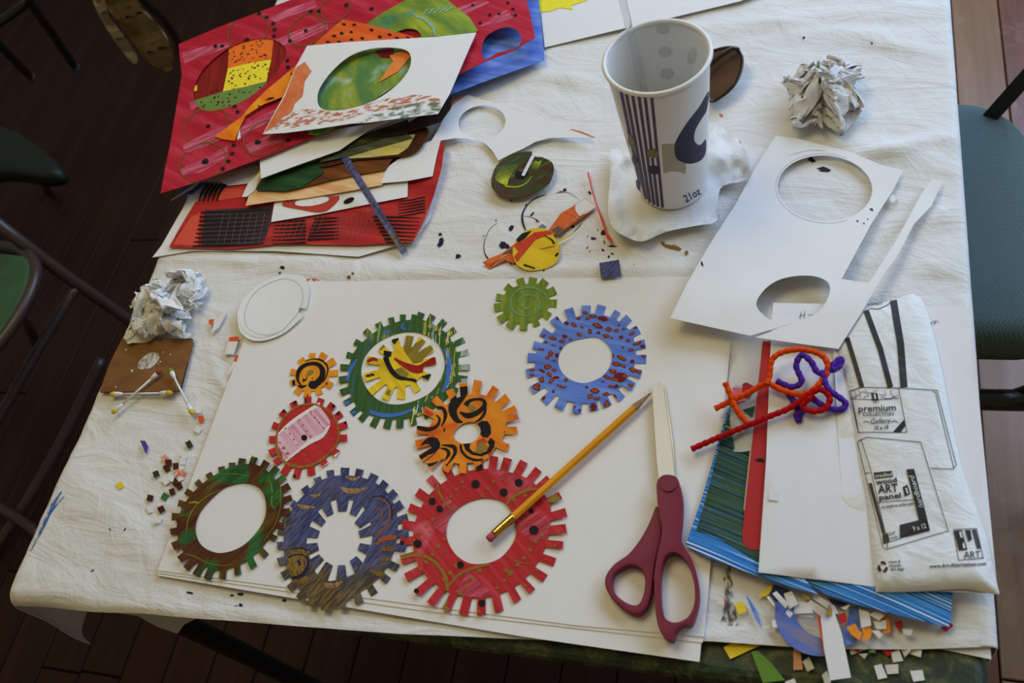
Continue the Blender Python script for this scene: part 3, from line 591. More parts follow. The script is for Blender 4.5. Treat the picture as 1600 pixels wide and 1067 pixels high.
k = 1/4.267; TAN = film('tan_brushed', [(.3, C(120, 88, 52)), (.7, C(180, 146, 104))], 58, 60, 420, .34, .46); GLD2 = film('old_gold_brushed', [(.3, C(86, 62, 24)), (.7, C(150, 116, 52))], 58, 60, 420, .36, .48); RST = flat('rust_line_paint', C(150, 78, 50), .5)
sf = lambda pts, w: ribbon(ZF(pts), [q*k for q in w])
M('tan_paint_crescent', sf([(480, 175), (520, 197), (580, 200), (655, 180)], [10, 34, 34, 8])+sf([(515, 105), (560, 122), (610, 105)], [8, 24, 8])+sf([(275, 228), (310, 235), (345, 222)], [8, 26, 8])+sf([(190, 290), (230, 308), (305, 310)], [8, 30, 12])+sf([(365, 815), (420, 835), (490, 805)], [12, 40, 10]), TAN)
M('gold_paint_patch', [ZF([(115, 720), (140, 590), (200, 585), (275, 600), (250, 640), (260, 700), (220, 760), (150, 770)])]+sf([(740, 600), (790, 580), (830, 600)], [12, 40, 20])+sf([(740, 660), (790, 655), (825, 640)], [10, 28, 10])+sf([(680, 730), (730, 750), (790, 760)], [10, 36, 16])+sf([(160, 800), (220, 800), (260, 775)], [10, 44, 20]), GLD2)
M('rust_paint_arc', sf([(710, 500), (770, 450), (805, 380), (800, 300), (750, 255), (700, 255)], [8, 12, 12, 10, 8, 5])+sf([(720, 560), (760, 520), (850, 510)], [14, 34, 30])+sf([(735, 400), (755, 360), (740, 320), (700, 312)], [6, 10, 8, 5]), RST, .0001)
M('dark_paint_line', sf([(130, 640), (180, 625), (240, 632), (262, 690), (215, 765), (150, 775)], [8, 8, 8, 14, 22, 12])+sf([(190, 665), (205, 680), (200, 700)], [14, 20, 8])+sf([(140, 590), (210, 582), (285, 600)], [5, 7, 5])+sf([(690, 240), (760, 235), (815, 300), (820, 390)], [4, 6, 6, 4]), INK, .0002)
# j: big red gear
o, M, _, _ = gear('paper_gear', ZG, (570, 545), [(640, 130), (740, 150), (850, 190), (930, 260), (985, 350), (985, 450), (975, 540), (940, 650), (880, 750), (800, 830), (700, 890), (560, 925), (440, 915), (330, 870), (220, 790), (160, 700), (140, 600), (145, 500), (165, 420), (230, 300), (330, 210), (450, 150), (550, 130)],
  [(725, 62), (825, 82), (915, 130), (985, 190), (1050, 290), (1085, 395), (1085, 497), (1065, 600), (1015, 705), (955, 805), (875, 885), (785, 945), (672, 1010), (560, 1030), (450, 1030), (340, 1005), (245, 965), (165, 895), (95, 800), (65, 690), (60, 575), (75, 470), (115, 365), (165, 270), (240, 180), (640, 50), (545, 70), (440, 90), (340, 120)], 50, .0011, P_REDGEAR, 'largest red paper gear with black dots, the pencil lying across it', hole=[(590, 308), (690, 330), (750, 400), (775, 490), (765, 570), (700, 660), (620, 705), (510, 715), (430, 680), (370, 610), (345, 530), (360, 440), (420, 370), (500, 325)], seed=9)
k = 1/3.953; g_ = lambda pts, w: ribbon(ZG(pts), [q*k for q in w])
PNK = film('rose_streaks', [(.3, C(186, 52, 72)), (.6, C(206, 92, 108)), (.75, C(222, 150, 158))], 140, 8, 320, .38, .60)
M('rose_paint_patch', [ZG([(610, 130), (700, 140), (850, 200), (870, 250), (800, 262), (700, 200)]), ZG([(300, 380), (350, 300), (420, 370), (365, 440), (345, 545), (270, 490), (250, 430)]), ZG([(790, 440), (860, 380), (960, 410), (985, 470), (970, 560), (880, 580), (780, 500)]), ZG([(480, 760), (560, 840), (650, 900), (560, 925), (440, 915), (400, 890)])], PNK)
M('gold_paint_arc', g_([(62, 675), (150, 660), (230, 675), (300, 730), (345, 810), (350, 885)], (26, 24, 22, 22, 24, 20))+g_([(355, 860), (420, 785), (500, 745), (610, 718)], (10, 18, 18, 14))+g_([(285, 195), (300, 270), (340, 340), (392, 385)], (8, 12, 12, 8))+g_([(712, 352), (760, 300), (840, 262), (915, 252)], (12, 18, 18, 14))+g_([(735, 672), (790, 705), (880, 716)], (3, 7, 4))+g_([(330, 1000), (345, 950), (355, 900)], (22, 18, 10)), GOLD, .0001)
gd = [(443, 210, 9), (408, 255, 9), (372, 300, 9), (412, 296, 5), (457, 238, 5), (424, 285, 4), (388, 328, 4), (638, 205, 9), (600, 250, 9), (566, 296, 9), (690, 193, 7), (722, 150, 8), (832, 292, 11), (764, 320, 11), (728, 365, 10), (260, 437, 10), (222, 480, 10), (182, 523, 10), (146, 568, 9), (245, 515, 5), (207, 558, 6), (335, 563, 10), (297, 610, 12), (260, 658, 12), (220, 704, 12), (185, 748, 12), (290, 862, 13), (332, 815, 13), (370, 772, 14), (410, 724, 16), (430, 895, 14), (470, 852, 14), (510, 803, 14), (550, 757, 14), (595, 717, 12), (660, 862, 10), (705, 817, 11), (740, 770, 18), (715, 755, 14), (786, 722, 12), (825, 678, 12), (863, 628, 11), (900, 580, 11), (937, 534, 12), (975, 490, 9), (790, 482, 10), (828, 436, 9), (1015, 602, 10), (907, 752, 10), (830, 848, 9), (350, 996, 16), (545, 1008, 9), (753, 942, 7), (258, 300, 7), (222, 345, 6), (302, 685, 5), (263, 732, 5), (343, 640, 5), (225, 780, 5), (283, 468, 5)]
M('gold_paint_dot', dots([ZG([g[:2]])[0]+(g[2]*k,) for g in gd], jag=.08, n=12), GOLD, .0002)
M('black_paint_dot', dots([ZG([g[:2]])[0]+(g[2]*k,) for g in [(525, 222, 26), (793, 214, 25), (700, 273, 25), (258, 328, 22), (304, 376, 21), (168, 590, 26), (886, 506, 29), (432, 720, 22), (566, 957, 22), (160, 882, 16), (72, 585, 14), (870, 390, 14)]], n=16), BLACK, .00025, noclip=True)
M('olive_paint_patch', dots([ZG([(1010, 312)])[0]+(10, 6, -20)], jag=.2), flat('olive_gold_paint', C(135, 115, 50), .5), .0003, noclip=True)
# e: orange gear with black swirls (over b and j)
o, M, _, _ = gear('paper_gear', ZC, (665, 630), [(690, 245), (790, 240), (900, 270), (980, 340), (1045, 430), (1070, 530), (1040, 690), (960, 790), (900, 890), (800, 940), (680, 955), (560, 960), (430, 920), (340, 860), (285, 770), (262, 660), (285, 560), (350, 470), (420, 370), (500, 320), (580, 270)],
  [(480, 190), (625, 125), (780, 95), (965, 168), (1090, 268), (1175, 385, 62), (1195, 465, 55), (1185, 615), (1095, 800), (795, 1020), (615, 1062), (430, 1040), (260, 985), (175, 905), (130, 765), (140, 610), (215, 400), (320, 280)], 78, .0022, P_ORANGE, 'orange paper gear with black swirls and a small hole, overlapping the big red gear', hole=[(640, 540), (740, 530), (800, 590), (800, 660), (740, 730), (640, 755), (560, 725), (522, 670), (560, 590)], seed=10)
k = 1/6.67; s_ = lambda pts, w: ribbon(ZC(pts), [q*k for q in w])
M('black_paint_swirl', s_([(625, 160), (630, 215), (600, 262), (540, 330), (515, 400), (535, 470), (570, 515), (620, 530)], (80, 84, 90, 110, 90, 70, 50, 14))
  + s_([(650, 355), (690, 310), (760, 290), (830, 300), (850, 350), (800, 410), (730, 450), (660, 460), (590, 425)], (58, 36, 26, 34, 44, 50, 56, 56, 16))
  + s_([(855, 340), (850, 430), (800, 500), (750, 530)], (20, 30, 26, 10)) + [ZC([(775, 545), (820, 515), (880, 520), (912, 570), (915, 650), (880, 690), (830, 685), (800, 650), (800, 590)])]
  + s_([(350, 375), (410, 385), (440, 440), (430, 510), (400, 570)], (26, 34, 40, 26, 10)) + s_([(345, 455), (380, 500), (350, 570), (270, 605), (190, 595), (135, 570)], (14, 26, 30, 40, 44, 40))
  + [ZC([(175, 780), (210, 730), (260, 690), (310, 683), (360, 700), (388, 750), (380, 800), (330, 850), (260, 870), (190, 920), (160, 885), (230, 840), (290, 800), (270, 755), (220, 760)])]
  + s_([(390, 800), (450, 815), (475, 860), (440, 920)], (10, 30, 36, 12)) + s_([(400, 768), (470, 775), (530, 790), (540, 850), (500, 920), (460, 970)], (12, 26, 44, 36, 22, 8)) + s_([(240, 975), (300, 970), (360, 940)], (30, 30, 12))
  + s_([(600, 760), (610, 830), (670, 895), (760, 925), (830, 915)], (22, 26, 26, 26, 16)) + [ZC([(625, 755), (700, 750), (690, 800), (730, 840), (800, 860), (870, 830), (900, 770), (880, 740), (910, 690), (955, 730), (950, 790), (900, 850), (820, 885), (720, 870), (650, 820)])]
  + [ZC([(755, 1000), (820, 960), (838, 1010), (765, 1045)])] + dots([ZC([(455, 975)])[0]+(1.6,), ZC([(428, 610)])[0]+(1.5, 3), ZC([(1055, 630)])[0]+(1,), ZC([(1080, 772)])[0]+(1,)]), BLACK)
M('red_paint_patch', [ZC([(230, 380), (330, 450), (270, 475), (215, 430)]), ZC([(770, 720), (840, 690), (880, 730), (850, 760), (760, 790)]), ZC([(860, 840), (930, 820), (960, 850), (910, 900)])], flat('vermilion_paint', C(190, 60, 28), .5), -.0001)
M('olive_paint_patch', dots([ZC([(815, 795)])[0]+(10, 7, -30), ZC([(715, 380)])[0]+(6, 6)], jag=.2), flat('olive_gold_paint', C(135, 115, 50), .5), .0001)

# ------------------------------------------------------------------ pencil
def along(a, b, t): return np.asarray(a)*(1-t)+np.asarray(b)*t
pe, pt_ = W(763, 843, .0095), W(1017, 614, .0088)
pencil = empty('pencil', ((pe+pt_)/2).tolist(), 'yellow wooden pencil with gold ferrule lying across the big red gear', 'pencil')
L = lambda t: along(pe, pt_, t)
v, f = tube([L(.15), L(.895)], .0037, 6); bevel(mk('body', v, f, paint('yellow_lacquer', [(.3, C(205, 130, 10)), (.7, C(235, 160, 30))], 0, 8, 8, rough=.25), pencil), .0004, 2)
v, f = tube([L(.895), L(.985)], [.0036, .0010], 12); mk('sharpened_wood', v, f, flat('cedar_wood', C(150, 115, 85), .7, .2, .2), pencil)
v, f = tube([L(.985), L(1.0)], [.0010, .0003], 10); mk('lead', v, f, flat('graphite', (.03, .03, .035, 1), .4), pencil)
gm = NT('brass_ferrule', .25, .5); gm.b.inputs['Metallic'].default_value = 1; gm.color(gm.ramp(gm.noise(gm.mapping(0, (900, 900, 900)), 1, 2), [(.4, (.45, .28, .05, 1)), (.6, (.85, .62, .2, 1))]))
tf = np.linspace(.035, .152, 19); v, f = tube([L(t) for t in tf], [.0039+.00022*(i % 2) for i in range(19)], 14); mk('ferrule', v, f, gm.m, pencil, smooth=True)
v, f = tube([L(t) for t in (-.004, .0, .006, .04)], [.0018, .0030, .0035, .0035], 14); mk('eraser', v, f, flat('pink_eraser', C(170, 75, 80), .8), pencil, smooth=True)

# ------------------------------------------------------------------ scissors
sc0 = W(1040, 800, .0021)
sc_ = empty('scissors', sc0.tolist(), 'pair of scissors with plum red plastic handles, on the poster board', 'scissors')
MET = NT('brushed_steel', .42, .5); MET.b.inputs['Metallic'].default_value = .35; MET.color(MET.ramp(MET.noise(MET.mapping(84, (30, 900, 30)), 1, 4), [(.3, (.52, .53, .55, 1)), (.7, (.56, .57, .59, 1))])); MET = MET.m
MET2 = flat('worn_steel_edge', (.48, .43, .34, 1), .35, .6); MET2.node_tree.nodes['Principled BSDF'].inputs['Metallic'].default_value = .8
PLUM = flat('plum_plastic', C(112, 14, 50), .45, .28, .06, 200)
bl = ZM([(297, 100), (300, 50), (312, 39), (328, 37), (338, 60), (355, 180), (370, 290), (383, 420), (322, 425), (312, 330), (306, 230)])
sheet('blade', bl, z=.0085, th=.002, mat=MET, parent=sc_)
sheet('lower_blade', ZM([(310, 60), (335, 42), (344, 60), (360, 160), (375, 270), (386, 420), (345, 425), (325, 250)]), z=.0062, th=.002, mat=MET2, parent=sc_)
RH = ZM([(313, 470), (313, 430), (332, 405), (360, 400), (390, 411), (404, 445), (413, 500), (411, 570), (405, 640), (420, 680), (450, 730), (470, 800), (477, 870), (466, 930), (446, 980), (422, 980), (400, 990), (384, 1010), (376, 1040), (350, 1036), (326, 1006), (311, 955), (304, 880), (303, 790), (314, 710), (328, 650), (332, 600), (320, 545)])
RHh = ZM([(375, 700), (410, 715), (440, 760), (458, 830), (458, 900), (433, 952), (385, 973), (347, 958), (331, 910), (326, 830), (331, 760), (347, 715)])
LH = ZM([(312, 520), (328, 560), (332, 610), (325, 665), (310, 720), (300, 790), (290, 870), (270, 918), (236, 942), (190, 925), (140, 880), (113, 832), (117, 788), (150, 745), (200, 710), (242, 660), (272, 610), (295, 560)])
LHh = ZM([(200, 752), (240, 758), (263, 785), (267, 830), (254, 885), (230, 906), (190, 893), (152, 860), (139, 820), (152, 780)])
o = sheet('handle', catmull(LH, 3), [catmull(LHh, 4)], z=.0115, th=.009, mat=PLUM, parent=sc_); bevel(o, .0026, 4, 50); o.data.polygons.foreach_set('use_smooth', [True]*len(o.data.polygons))
o = sheet('handle', catmull(RH, 3), [catmull(RHh, 4)], z=.0145, th=.0105, mat=PLUM, parent=sc_); bevel(o, .0028, 4, 50); o.data.polygons.foreach_set('use_smooth', [True]*len(o.data.polygons))
o = sheet('pivot', ell(*ZM([(358, 438)])[0], 12.5, 11), z=.0158, th=.003, mat=PLUM, parent=sc_); bevel(o, .001, 2)
o = sheet('stop_tab', ZM([(288, 775), (306, 775), (306, 808), (288, 808)]), z=.010, th=.005, mat=PLUM, parent=sc_)

# ------------------------------------------------------------------ oval white card at the far left of the board
ov = ZA
ZO = Z(300, 400, 6.67)
oo = catmull(ZO([(1060, 190), (1150, 210), (1200, 270), (1218, 380), (1200, 500), (1185, 545)]), 5, False).tolist()+ZO([(1118, 540), (1105, 580)])+catmull(ZO([(1165, 620), (1060, 720), (960, 800), (830, 860), (700, 885), (590, 865), (500, 780), (475, 640), (490, 540), (560, 420), (680, 310), (820, 235), (950, 195), (1050, 190)]), 5, False).tolist()
o = sheet('oval_card', oo, z=.0046, zf=lambda u, v: .0012*((u-425)/55)**2, th=.0006, mat=white_paper('oval_white', (.82, .82, .81, 1)), grid=14)
tag(o, 'white oval card with a pencilled inner oval and a small notch, overlapping the board', 'card')
PENC = flat('pencil_line', (.42, .42, .44, 1), .6)
pl = ZO([(950, 235), (830, 270), (700, 340), (610, 440), (560, 550), (550, 660), (590, 750), (680, 805), (790, 820), (930, 780), (1020, 690), (1105, 590), (1150, 480), (1155, 380), (1120, 300), (1040, 245)])
marks('pencil_outline', ribbon(np.vstack([catmull(pl, 4), pl[:1]]), .55, smooth=False)+ribbon(ZO([(500, 700), (560, 790), (680, 845), (800, 835), (950, 770)]), .5), .0052, PENC, o, lambda u, v: .0012*((u-425)/55)**2)

# ------------------------------------------------------------------ cardboard square, cotton swabs
CB = paint('brown_cardboard', [(.3, C(108, 72, 38)), (.7, C(134, 94, 54))], 5, 16, 60, rough=.8)
cbq = ZL([(428, 345), (718, 342), (722, 360), (668, 560), (600, 562), (335, 565), (375, 450)])
cb = tag(sheet('cardboard_square', cbq, z=.0030, th=.003, mat=CB), 'small square of brown corrugated cardboard with a white glue smear', 'cardboard')
marks('glue_smear', [catmull(ZL([(500, 440), (540, 405), (575, 405), (583, 430), (550, 465), (500, 470)]), 4)], .0034, film('white_glue_film', [(.3, (.60, .60, .58, 1)), (.7, (.72, .72, .70, 1))], 0, 120, 120, .34, .52), cb)
marks('glue_dot', dots([ZL([p])[0]+(r,) for p, r in [((445, 390), 1.5), ((588, 440), 1.4), ((630, 410), 1.2), ((600, 400), 1), ((470, 478), 2), ((402, 545), 1.2), ((580, 450), 1), ((520, 395), .8), ((640, 480), .8)]], n=10), .0034, flat('white_glue', (.62, .62, .60, 1), .3, .5), cb)
o = sheet('corrugated_edge', ZL([(722, 345), (722, 362), (672, 562), (666, 562), (716, 360)]), z=.0022, th=.0015, mat=flat('dark_corrugation', C(60, 38, 22), .8), parent=cb)
COT = flat('cotton_bud', (.78, .77, .74, 1), .9, .1); STK = flat('white_plastic_stick', (.76, .75, .70, 1), .5)
def swab(a, b, za, zb, ca, cb_, label):
    A_, B_ = W(*ZL([a])[0], za), W(*ZL([b])[0], zb); e = empty('cotton_swab', ((A_+B_)/2*[1, 1, 1]).tolist(), label, 'cotton swab', 'cotton swabs by the cardboard')
    G = lambda t: along(A_, B_, t)
    v, f = tube([G(.12), G(.88)], .0012, 10); mk('stick', v, f, STK, e, smooth=True)
    for t0, s, cm in ((0, 1, ca), (1, -1, cb_)):
        tt_ = [0, .02, .07, .13, .18, .21]; rr_ = [.0006, .0019, .0027, .0026, .0020, .0013]
        v, f = tube([G(t0+s*q) for q in tt_], rr_, 12); h = mk('cotton_tip', v, f, COT, e, smooth=True)
        if cm: v, f = tube([G(t0+s*q) for q in (-.005, .012, .05, .085)], [.0009, .0021, .0029, .0027], 12); mk('painted_end', v, f, cm, h, smooth=True)
YE = flat('yellow_tint', C(205, 175, 50), .7); GR = flat('green_tint', C(110, 130, 30), .7); BR = flat('rust_tint', C(130, 62, 38), .7)
swab((380, 576), (638, 570), .003, .003, YE, YE, 'cotton swab lying flat along the near edge of the cardboard')
swab((388, 655), (592, 475), .003, .009, YE, BR, 'cotton swab slanting up to a rust-stained tip on the cardboard')
swab((724, 660), (628, 470), .003, .0095, YE, GR, 'cotton swab with a yellow-green tip on the cardboard, slanting toward the board')

# ------------------------------------------------------------------ crumpled rags
def crumple(name, outline, hgt, mat, label, cat, seed, n=200, fr=2.0, rid=.42):
    """a sheet of cloth or tissue wadded up: the flat sheet is carried through a folded 3-D noise field"""
    pts = WA(outline, np.full(len(outline), hgt*.3)); c = (pts[:, :2].max(0)+pts[:, :2].min(0))/2; d = pts[:, :2]-c
    th, r = np.arctan2(d[:, 1], d[:, 0]), np.hypot(d[:, 0], d[:, 1]); o = np.argsort(th); th, r = th[o], r[o]
    Q = np.zeros((n*n, 3)); sv = Vector((seed*5.1, seed*2.3, -seed*1.7)); k = 0
    for i in range(n):
        for j in range(n):
            p = Vector((i/(n-1)*2-1, j/(n-1)*2-1, 0)); a_ = noise.noise_vector(p*fr+sv); p2 = p+a_*.25
            b_ = noise.noise_vector(p2*fr*2.3+sv*1.3); c_ = noise.noise_vector(p2*fr*5.5-sv)
            rg = Vector((abs(b_.y)-.25, abs(b_.z)-.25, abs(b_.x)-.25)); rg2 = Vector((abs(c_.y)-.25, abs(c_.z)-.25, abs(c_.x)-.25))
            Q[k] = Vector((p.x*.55, p.y*.55, .35-.3*p.length))+a_*.75+b_*.22+rg*rid+rg2*rid*.38; k += 1
    Q -= (Q.max(0)+Q.min(0))/2
    az = np.arctan2(Q[:, 1], Q[:, 0]); rr_ = np.hypot(Q[:, 0], Q[:, 1]); edges = np.linspace(-math.pi, math.pi, 25); mx = np.zeros(24)
    for q in range(24):
        sel = (az >= edges[q]) & (az <= edges[q+1]); mx[q] = np.quantile(rr_[sel], .985) if sel.any() else 1
    mxa = np.interp(az, (edges[:-1]+edges[1:])/2, mx, period=2*math.pi); R = np.interp(az, th, r, period=2*math.pi); s_ = rr_/mxa*R
    z = (Q[:, 2]-Q[:, 2].min())/(Q[:, 2].max()-Q[:, 2].min()); z = z*hgt*(1-.45*np.clip(rr_/mxa, 0, 1)**2)
    V = np.column_stack([c[0]+s_*np.cos(az), c[1]+s_*np.sin(az), TT-.0015+z])
    F = [(i*n+j, (i+1)*n+j, (i+1)*n+j+1, i*n+j+1) for i in range(n-1) for j in range(n-1)]
    o = mk(name, V, F, mat, smooth=True); return tag(o, label, cat)
def tissue(name, col, sub=.15):
    t = NT(name, .85, .15); n_ = t.noise(t.mapping(0, (1, 1, 1)), 190, 5, .65, 1.2); m_ = t.noise(t.mapping(0, (1, 1, 1)), 620, 3, .6)
    t.color(t.ramp(n_, [(.3, tuple(c*.93 for c in col[:3])+(1,)), (.7, col)])); cr = t.math('ABSOLUTE', t.math('SUBTRACT', t.noise(t.mapping(0, (1, 1, 1), (2.2, 1.1, 0)), 75, 4, .55, .8), .5)); t.bump(t.math('ADD', t.math('MULTIPLY', cr, 3.0), t.math('ADD', n_, t.math('MULTIPLY', m_, .3))), .0011, .42); return t.m
RAG = tissue('rag_cotton', (.80, .80, .79, 1)); RAG2 = tissue('grey_tissue', (.72, .71, .69, 1))
o = crumple('crumpled_rag', [(197, 520), (204, 490), (220, 465), (232, 432), (252, 430), (270, 440), (292, 424), (318, 425), (312, 455), (300, 480), (292, 510), (285, 524), (255, 512), (225, 525)], .05, RAG, 'crumpled white paper towel wad beside the cardboard square', 'paper towel', 3)
o = crumple('crumpled_tissue', [(1230, 125), (1222, 135), (1240, 118), (1255, 98), (1290, 86), (1325, 92), (1352, 110), (1356, 128), (1335, 140), (1352, 168), (1335, 180), (1312, 202), (1300, 185), (1272, 190), (1240, 195), (1232, 185), (1234, 160), (1240, 145)], .05, RAG2, 'crumpled grey-white tissue ball alone on the cloth near the table edge', 'tissue', 8)

# ------------------------------------------------------------------ paper cup
CB0 = np.array([-.1521, .6290, TT+.003]); CAX = np.array([.0371, .0109, 1.]); CAX /= np.linalg.norm(CAX)
CU = np.cross([0, 1., 0], CAX); CU /= np.linalg.norm(CU); CVv = np.cross(CAX, CU)
CHH, CRT, CRB = .1688, .0462, .0340
EYE = np.array([0, 0, TT+CAM_H])
def cup_pt(hh_, r, a): return CB0+CAX*hh_+r*(math.cos(a)*CU+math.sin(a)*CVv)
def ray_cone(u, v, far=False, off=0.0):
    d = W(u, v, 0)-EYE; d /= np.linalg.norm(d); o = EYE-CB0
    O = np.array([o@CU, o@CVv, o@CAX]); Dd = np.array([d@CU, d@CVv, d@CAX]); s = (CRT-CRB)/CHH; r0 = CRB+off
    a = Dd[0]**2+Dd[1]**2-(s*Dd[2])**2; b = 2*(O[0]*Dd[0]+O[1]*Dd[1]-(r0+s*O[2])*s*Dd[2]); c = O[0]**2+O[1]**2-(r0+s*O[2])**2
    q = max(b*b-4*a*c, 0); t1, t2 = (-b-math.sqrt(q))/(2*a), (-b+math.sqrt(q))/(2*a); t = max(t1, t2) if far else min(t1, t2)
    return EYE+d*t
cupm = NT('waxed_white_card', .35, .4); cupm.color((.80, .80, .78, 1)); cupm.bump(cupm.noise(cupm.mapping(0), 900, 2), .0002, .3)
cup = empty('paper_cup', CB0.tolist(), 'tall white paper cup with violet stripes and print, standing on a crumpled napkin', 'cup')
prof = [(CHH*.03, CRB-.006), (CHH*.03, CRB-.0016), (0, CRB-.0016), (0, CRB), (CHH*.01, CRB)]+[(CHH*t, CRB+(CRT-CRB)*t) for t in np.linspace(.05, .985, 20)]
inner = [(CHH*t, CRB+(CRT-CRB)*t-.0008) for t in np.linspace(.985, .045, 20)]+[(CHH*.04, .004), (CHH*.04, .0001)]
def lathe(pr, n=72):
    V = [cup_pt(h_, r, 2*math.pi*j/n) for h_, r in pr for j in range(n)]
    F = [(i*n+j, i*n+(j+1) % n, (i+1)*n+(j+1) % n, (i+1)*n+j) for i in range(len(pr)-1) for j in range(n)]
    return V, F
v, f = lathe(prof+inner); mk('cup_wall', v, f, cupm.m, cup, smooth=True)
rim = [(CHH*.985+.0022*math.sin(a), CRT+.0002+.0022*math.cos(a)) for a in np.linspace(0, 2*math.pi, 13)]
v, f = lathe(rim); mk('rolled_rim', v, f, cupm.m, cup, smooth=True)
VIO = flat('violet_print', C(74, 66, 104), .45); BEI = flat('beige_print', C(166, 160, 140), .45); OLI = flat('olive_print', C(122, 116, 82), .45); NAV = flat('navy_print', C(46, 44, 72), .45); GHO = flat('grey_show_through', (.62, .62, .61, 1), .4)
def cup_up(p):
    h_ = (p-CB0)@CAX; return p+CAX*max(.0008-h_, 0)
def cupmarks(name, polys, mat, far=False, off=.00028):
    V, F = [], []
    for p in polys:
        p = np.asarray(p, float)
        vv, ff = (p, [tuple(range(len(p)))]) if len(p) == 4 else tri(p, grid=5)
        b = len(V); V += [cup_up(ray_cone(u, v_, far, -.0011 if far else off)) for u, v_ in vv]; F += [tuple(int(i)+b for i in t) for t in ff]
    return mk(name, V, F, mat, cup)
for i, (a, b) in enumerate(zip([(836, 350), (857, 356), (882, 362), (908, 367), (933, 372), (960, 375)], [(924, 778), (939, 793), (954, 804), (970, 813), (986, 820), (1004, 824)])):
    P_ = ZQ([along(a, b, t).tolist() for t in np.linspace(0, 1, 14)]); cupmarks('violet_stripe', ribbon(P_, 4.6, smooth=False), VIO)
cupmarks('comma_print', [catmull(ZQ([(1188, 362), (1150, 425), (1100, 490), (1060, 555), (1050, 595), (1062, 632), (1105, 650), (1150, 640), (1172, 615), (1178, 575), (1174, 553), (1160, 572), (1145, 575), (1130, 555), (1135, 515), (1160, 470), (1180, 435)]), 4)], NAV)
cupmarks('beige_band', [ZQ([(1000, 572), (1050, 570), (1052, 610), (1075, 642), (1098, 652), (1095, 690), (1008, 688)])], BEI); cupmarks('beige_band', [ZQ([(852, 535), (862, 515), (890, 600), (870, 590)])], BEI)
for nm, m_, es in (('olive_dot', OLI, [(965, 610, 9.5, 7, 10), (880, 562, 5, 11, -15)]), ('navy_dot', NAV, [(971, 676, 9.8, 6.5, 8), (893, 636, 4, 8, -15), (906, 735, 2.5, 9, -15)])):
    for x, y, rx, ry, an in es: cupmarks(nm, [ell(*ZQ([(x, y)])[0], rx, ry, an, 24)], m_, off=.0006)
for x, y, rx, ry, an in ((1006, 115, 11, 8.5, 0), (1015, 207, 11, 8.5, 0), (1022, 293, 11, 8.5, 0), (1120, 222, 7, 14, 10)): cupmarks('show_through_dot', [ell(*ZQ([(x, y)])[0], rx, ry, an, 24)], GHO, True)
def text_polys(txt, shear=0.0, bold=0.0):
    cu = bpy.data.curves.new('lettering', 'FONT'); cu.body = txt; cu.shear = shear; cu.offset = bold; cu.resolution_u = 2; cu.fill_mode = 'FRONT'
    o = bpy.data.objects.new('lettering', cu); me = bpy.data.meshes.new_from_object(o)
    V = np.array([tuple(v.co)[:2] for v in me.vertices]).reshape(-1, 2); F = [tuple(p.vertices) for p in me.polygons]
    bpy.data.objects.remove(o); bpy.data.curves.remove(cu); bpy.data.meshes.remove(me)
    return V, F
def text_px(txt, a, b, h, shear=0.0, bold=0.0, up=None):
    """lettering whose baseline runs from a to b in photo pixels with cap height h"""
    V, F = text_polys(txt, shear, bold); w = V[:, 0].max()-V[:, 0].min(); a, b = np.array(a, float), np.array(b, float); d = b-a
    n_ = np.array([d[1], -d[0]])/np.linalg.norm(d) if up is None else np.array(up, float)/np.linalg.norm(up)
    return a+((V[:, 0]-V[:, 0].min())/w)[:, None]*d+(V[:, 1]/.69*h)[:, None]*n_, F
uv, ff = text_px('21oz', ZQ([(1097, 805)])[0], ZQ([(1160, 768)])[0], 11.5, .1, .01)
mk('size_lettering', [ray_cone(*p, False, .0003) for p in uv], ff, NAV, cup)
stm = NT('clear_plastic', .08, .5); stm.color((.93, .95, .96, 1)); stm.b.inputs['Transmission Weight'].default_value = .85; stm.b.inputs['IOR'].default_value = 1.12
sa, sb = ray_cone(985, 112, True, -.004)-CAX*.09+np.array([.015, 0, 0]), W(958, -60, .24)
sg = along(sa, sb, 0)
v1, f1_ = tube([sa, along(sa, sb, .5), sb], .0034, 16, False)
straw = tag(mk('drinking_straw', v1, f1_, stm.m, smooth=True), 'clear plastic drinking straw standing in the paper cup', 'straw')

# ------------------------------------------------------------------ napkin under the cup
NAPM = tissue('paper_napkin', (.82, .82, .81, 1))
nap = [(955, 234), (985, 238), (1005, 234), (1030, 240), (1060, 250), (1095, 240), (1108, 215), (1120, 195), (1140, 210), (1160, 225), (1173, 270), (1165, 282), (1130, 290), (1122, 310), (1120, 345), (1090, 352), (1040, 362), (1003, 377), (975, 368), (958, 356), (950, 330), (953, 280)]
def napz(u, v):
    r = np.hypot((u-1052)/60, (v-296)/40); k_ = np.clip((r-1.25)*2.2, 0, 1)
    P = fbm(u, v, .020, 5, 2); Q = fbm(u*.8+v*.6, v*.3, .055, 6, 2); D = np.abs(fbm(u, v, .06, 12, 2))
    return .0008+k_*(.002+.009*np.clip(P+.25, 0, 1)+.0045*(1-2*np.abs(Q))*np.clip(k_, 0, 1)+.003*D)
o = sheet('napkin', catmull(nap, 3), z=.0005, zf=napz, th=.0007, mat=NAPM, grid=6, smooth=True); tag(o, 'crumpled white paper napkin under the tall cup', 'napkin')

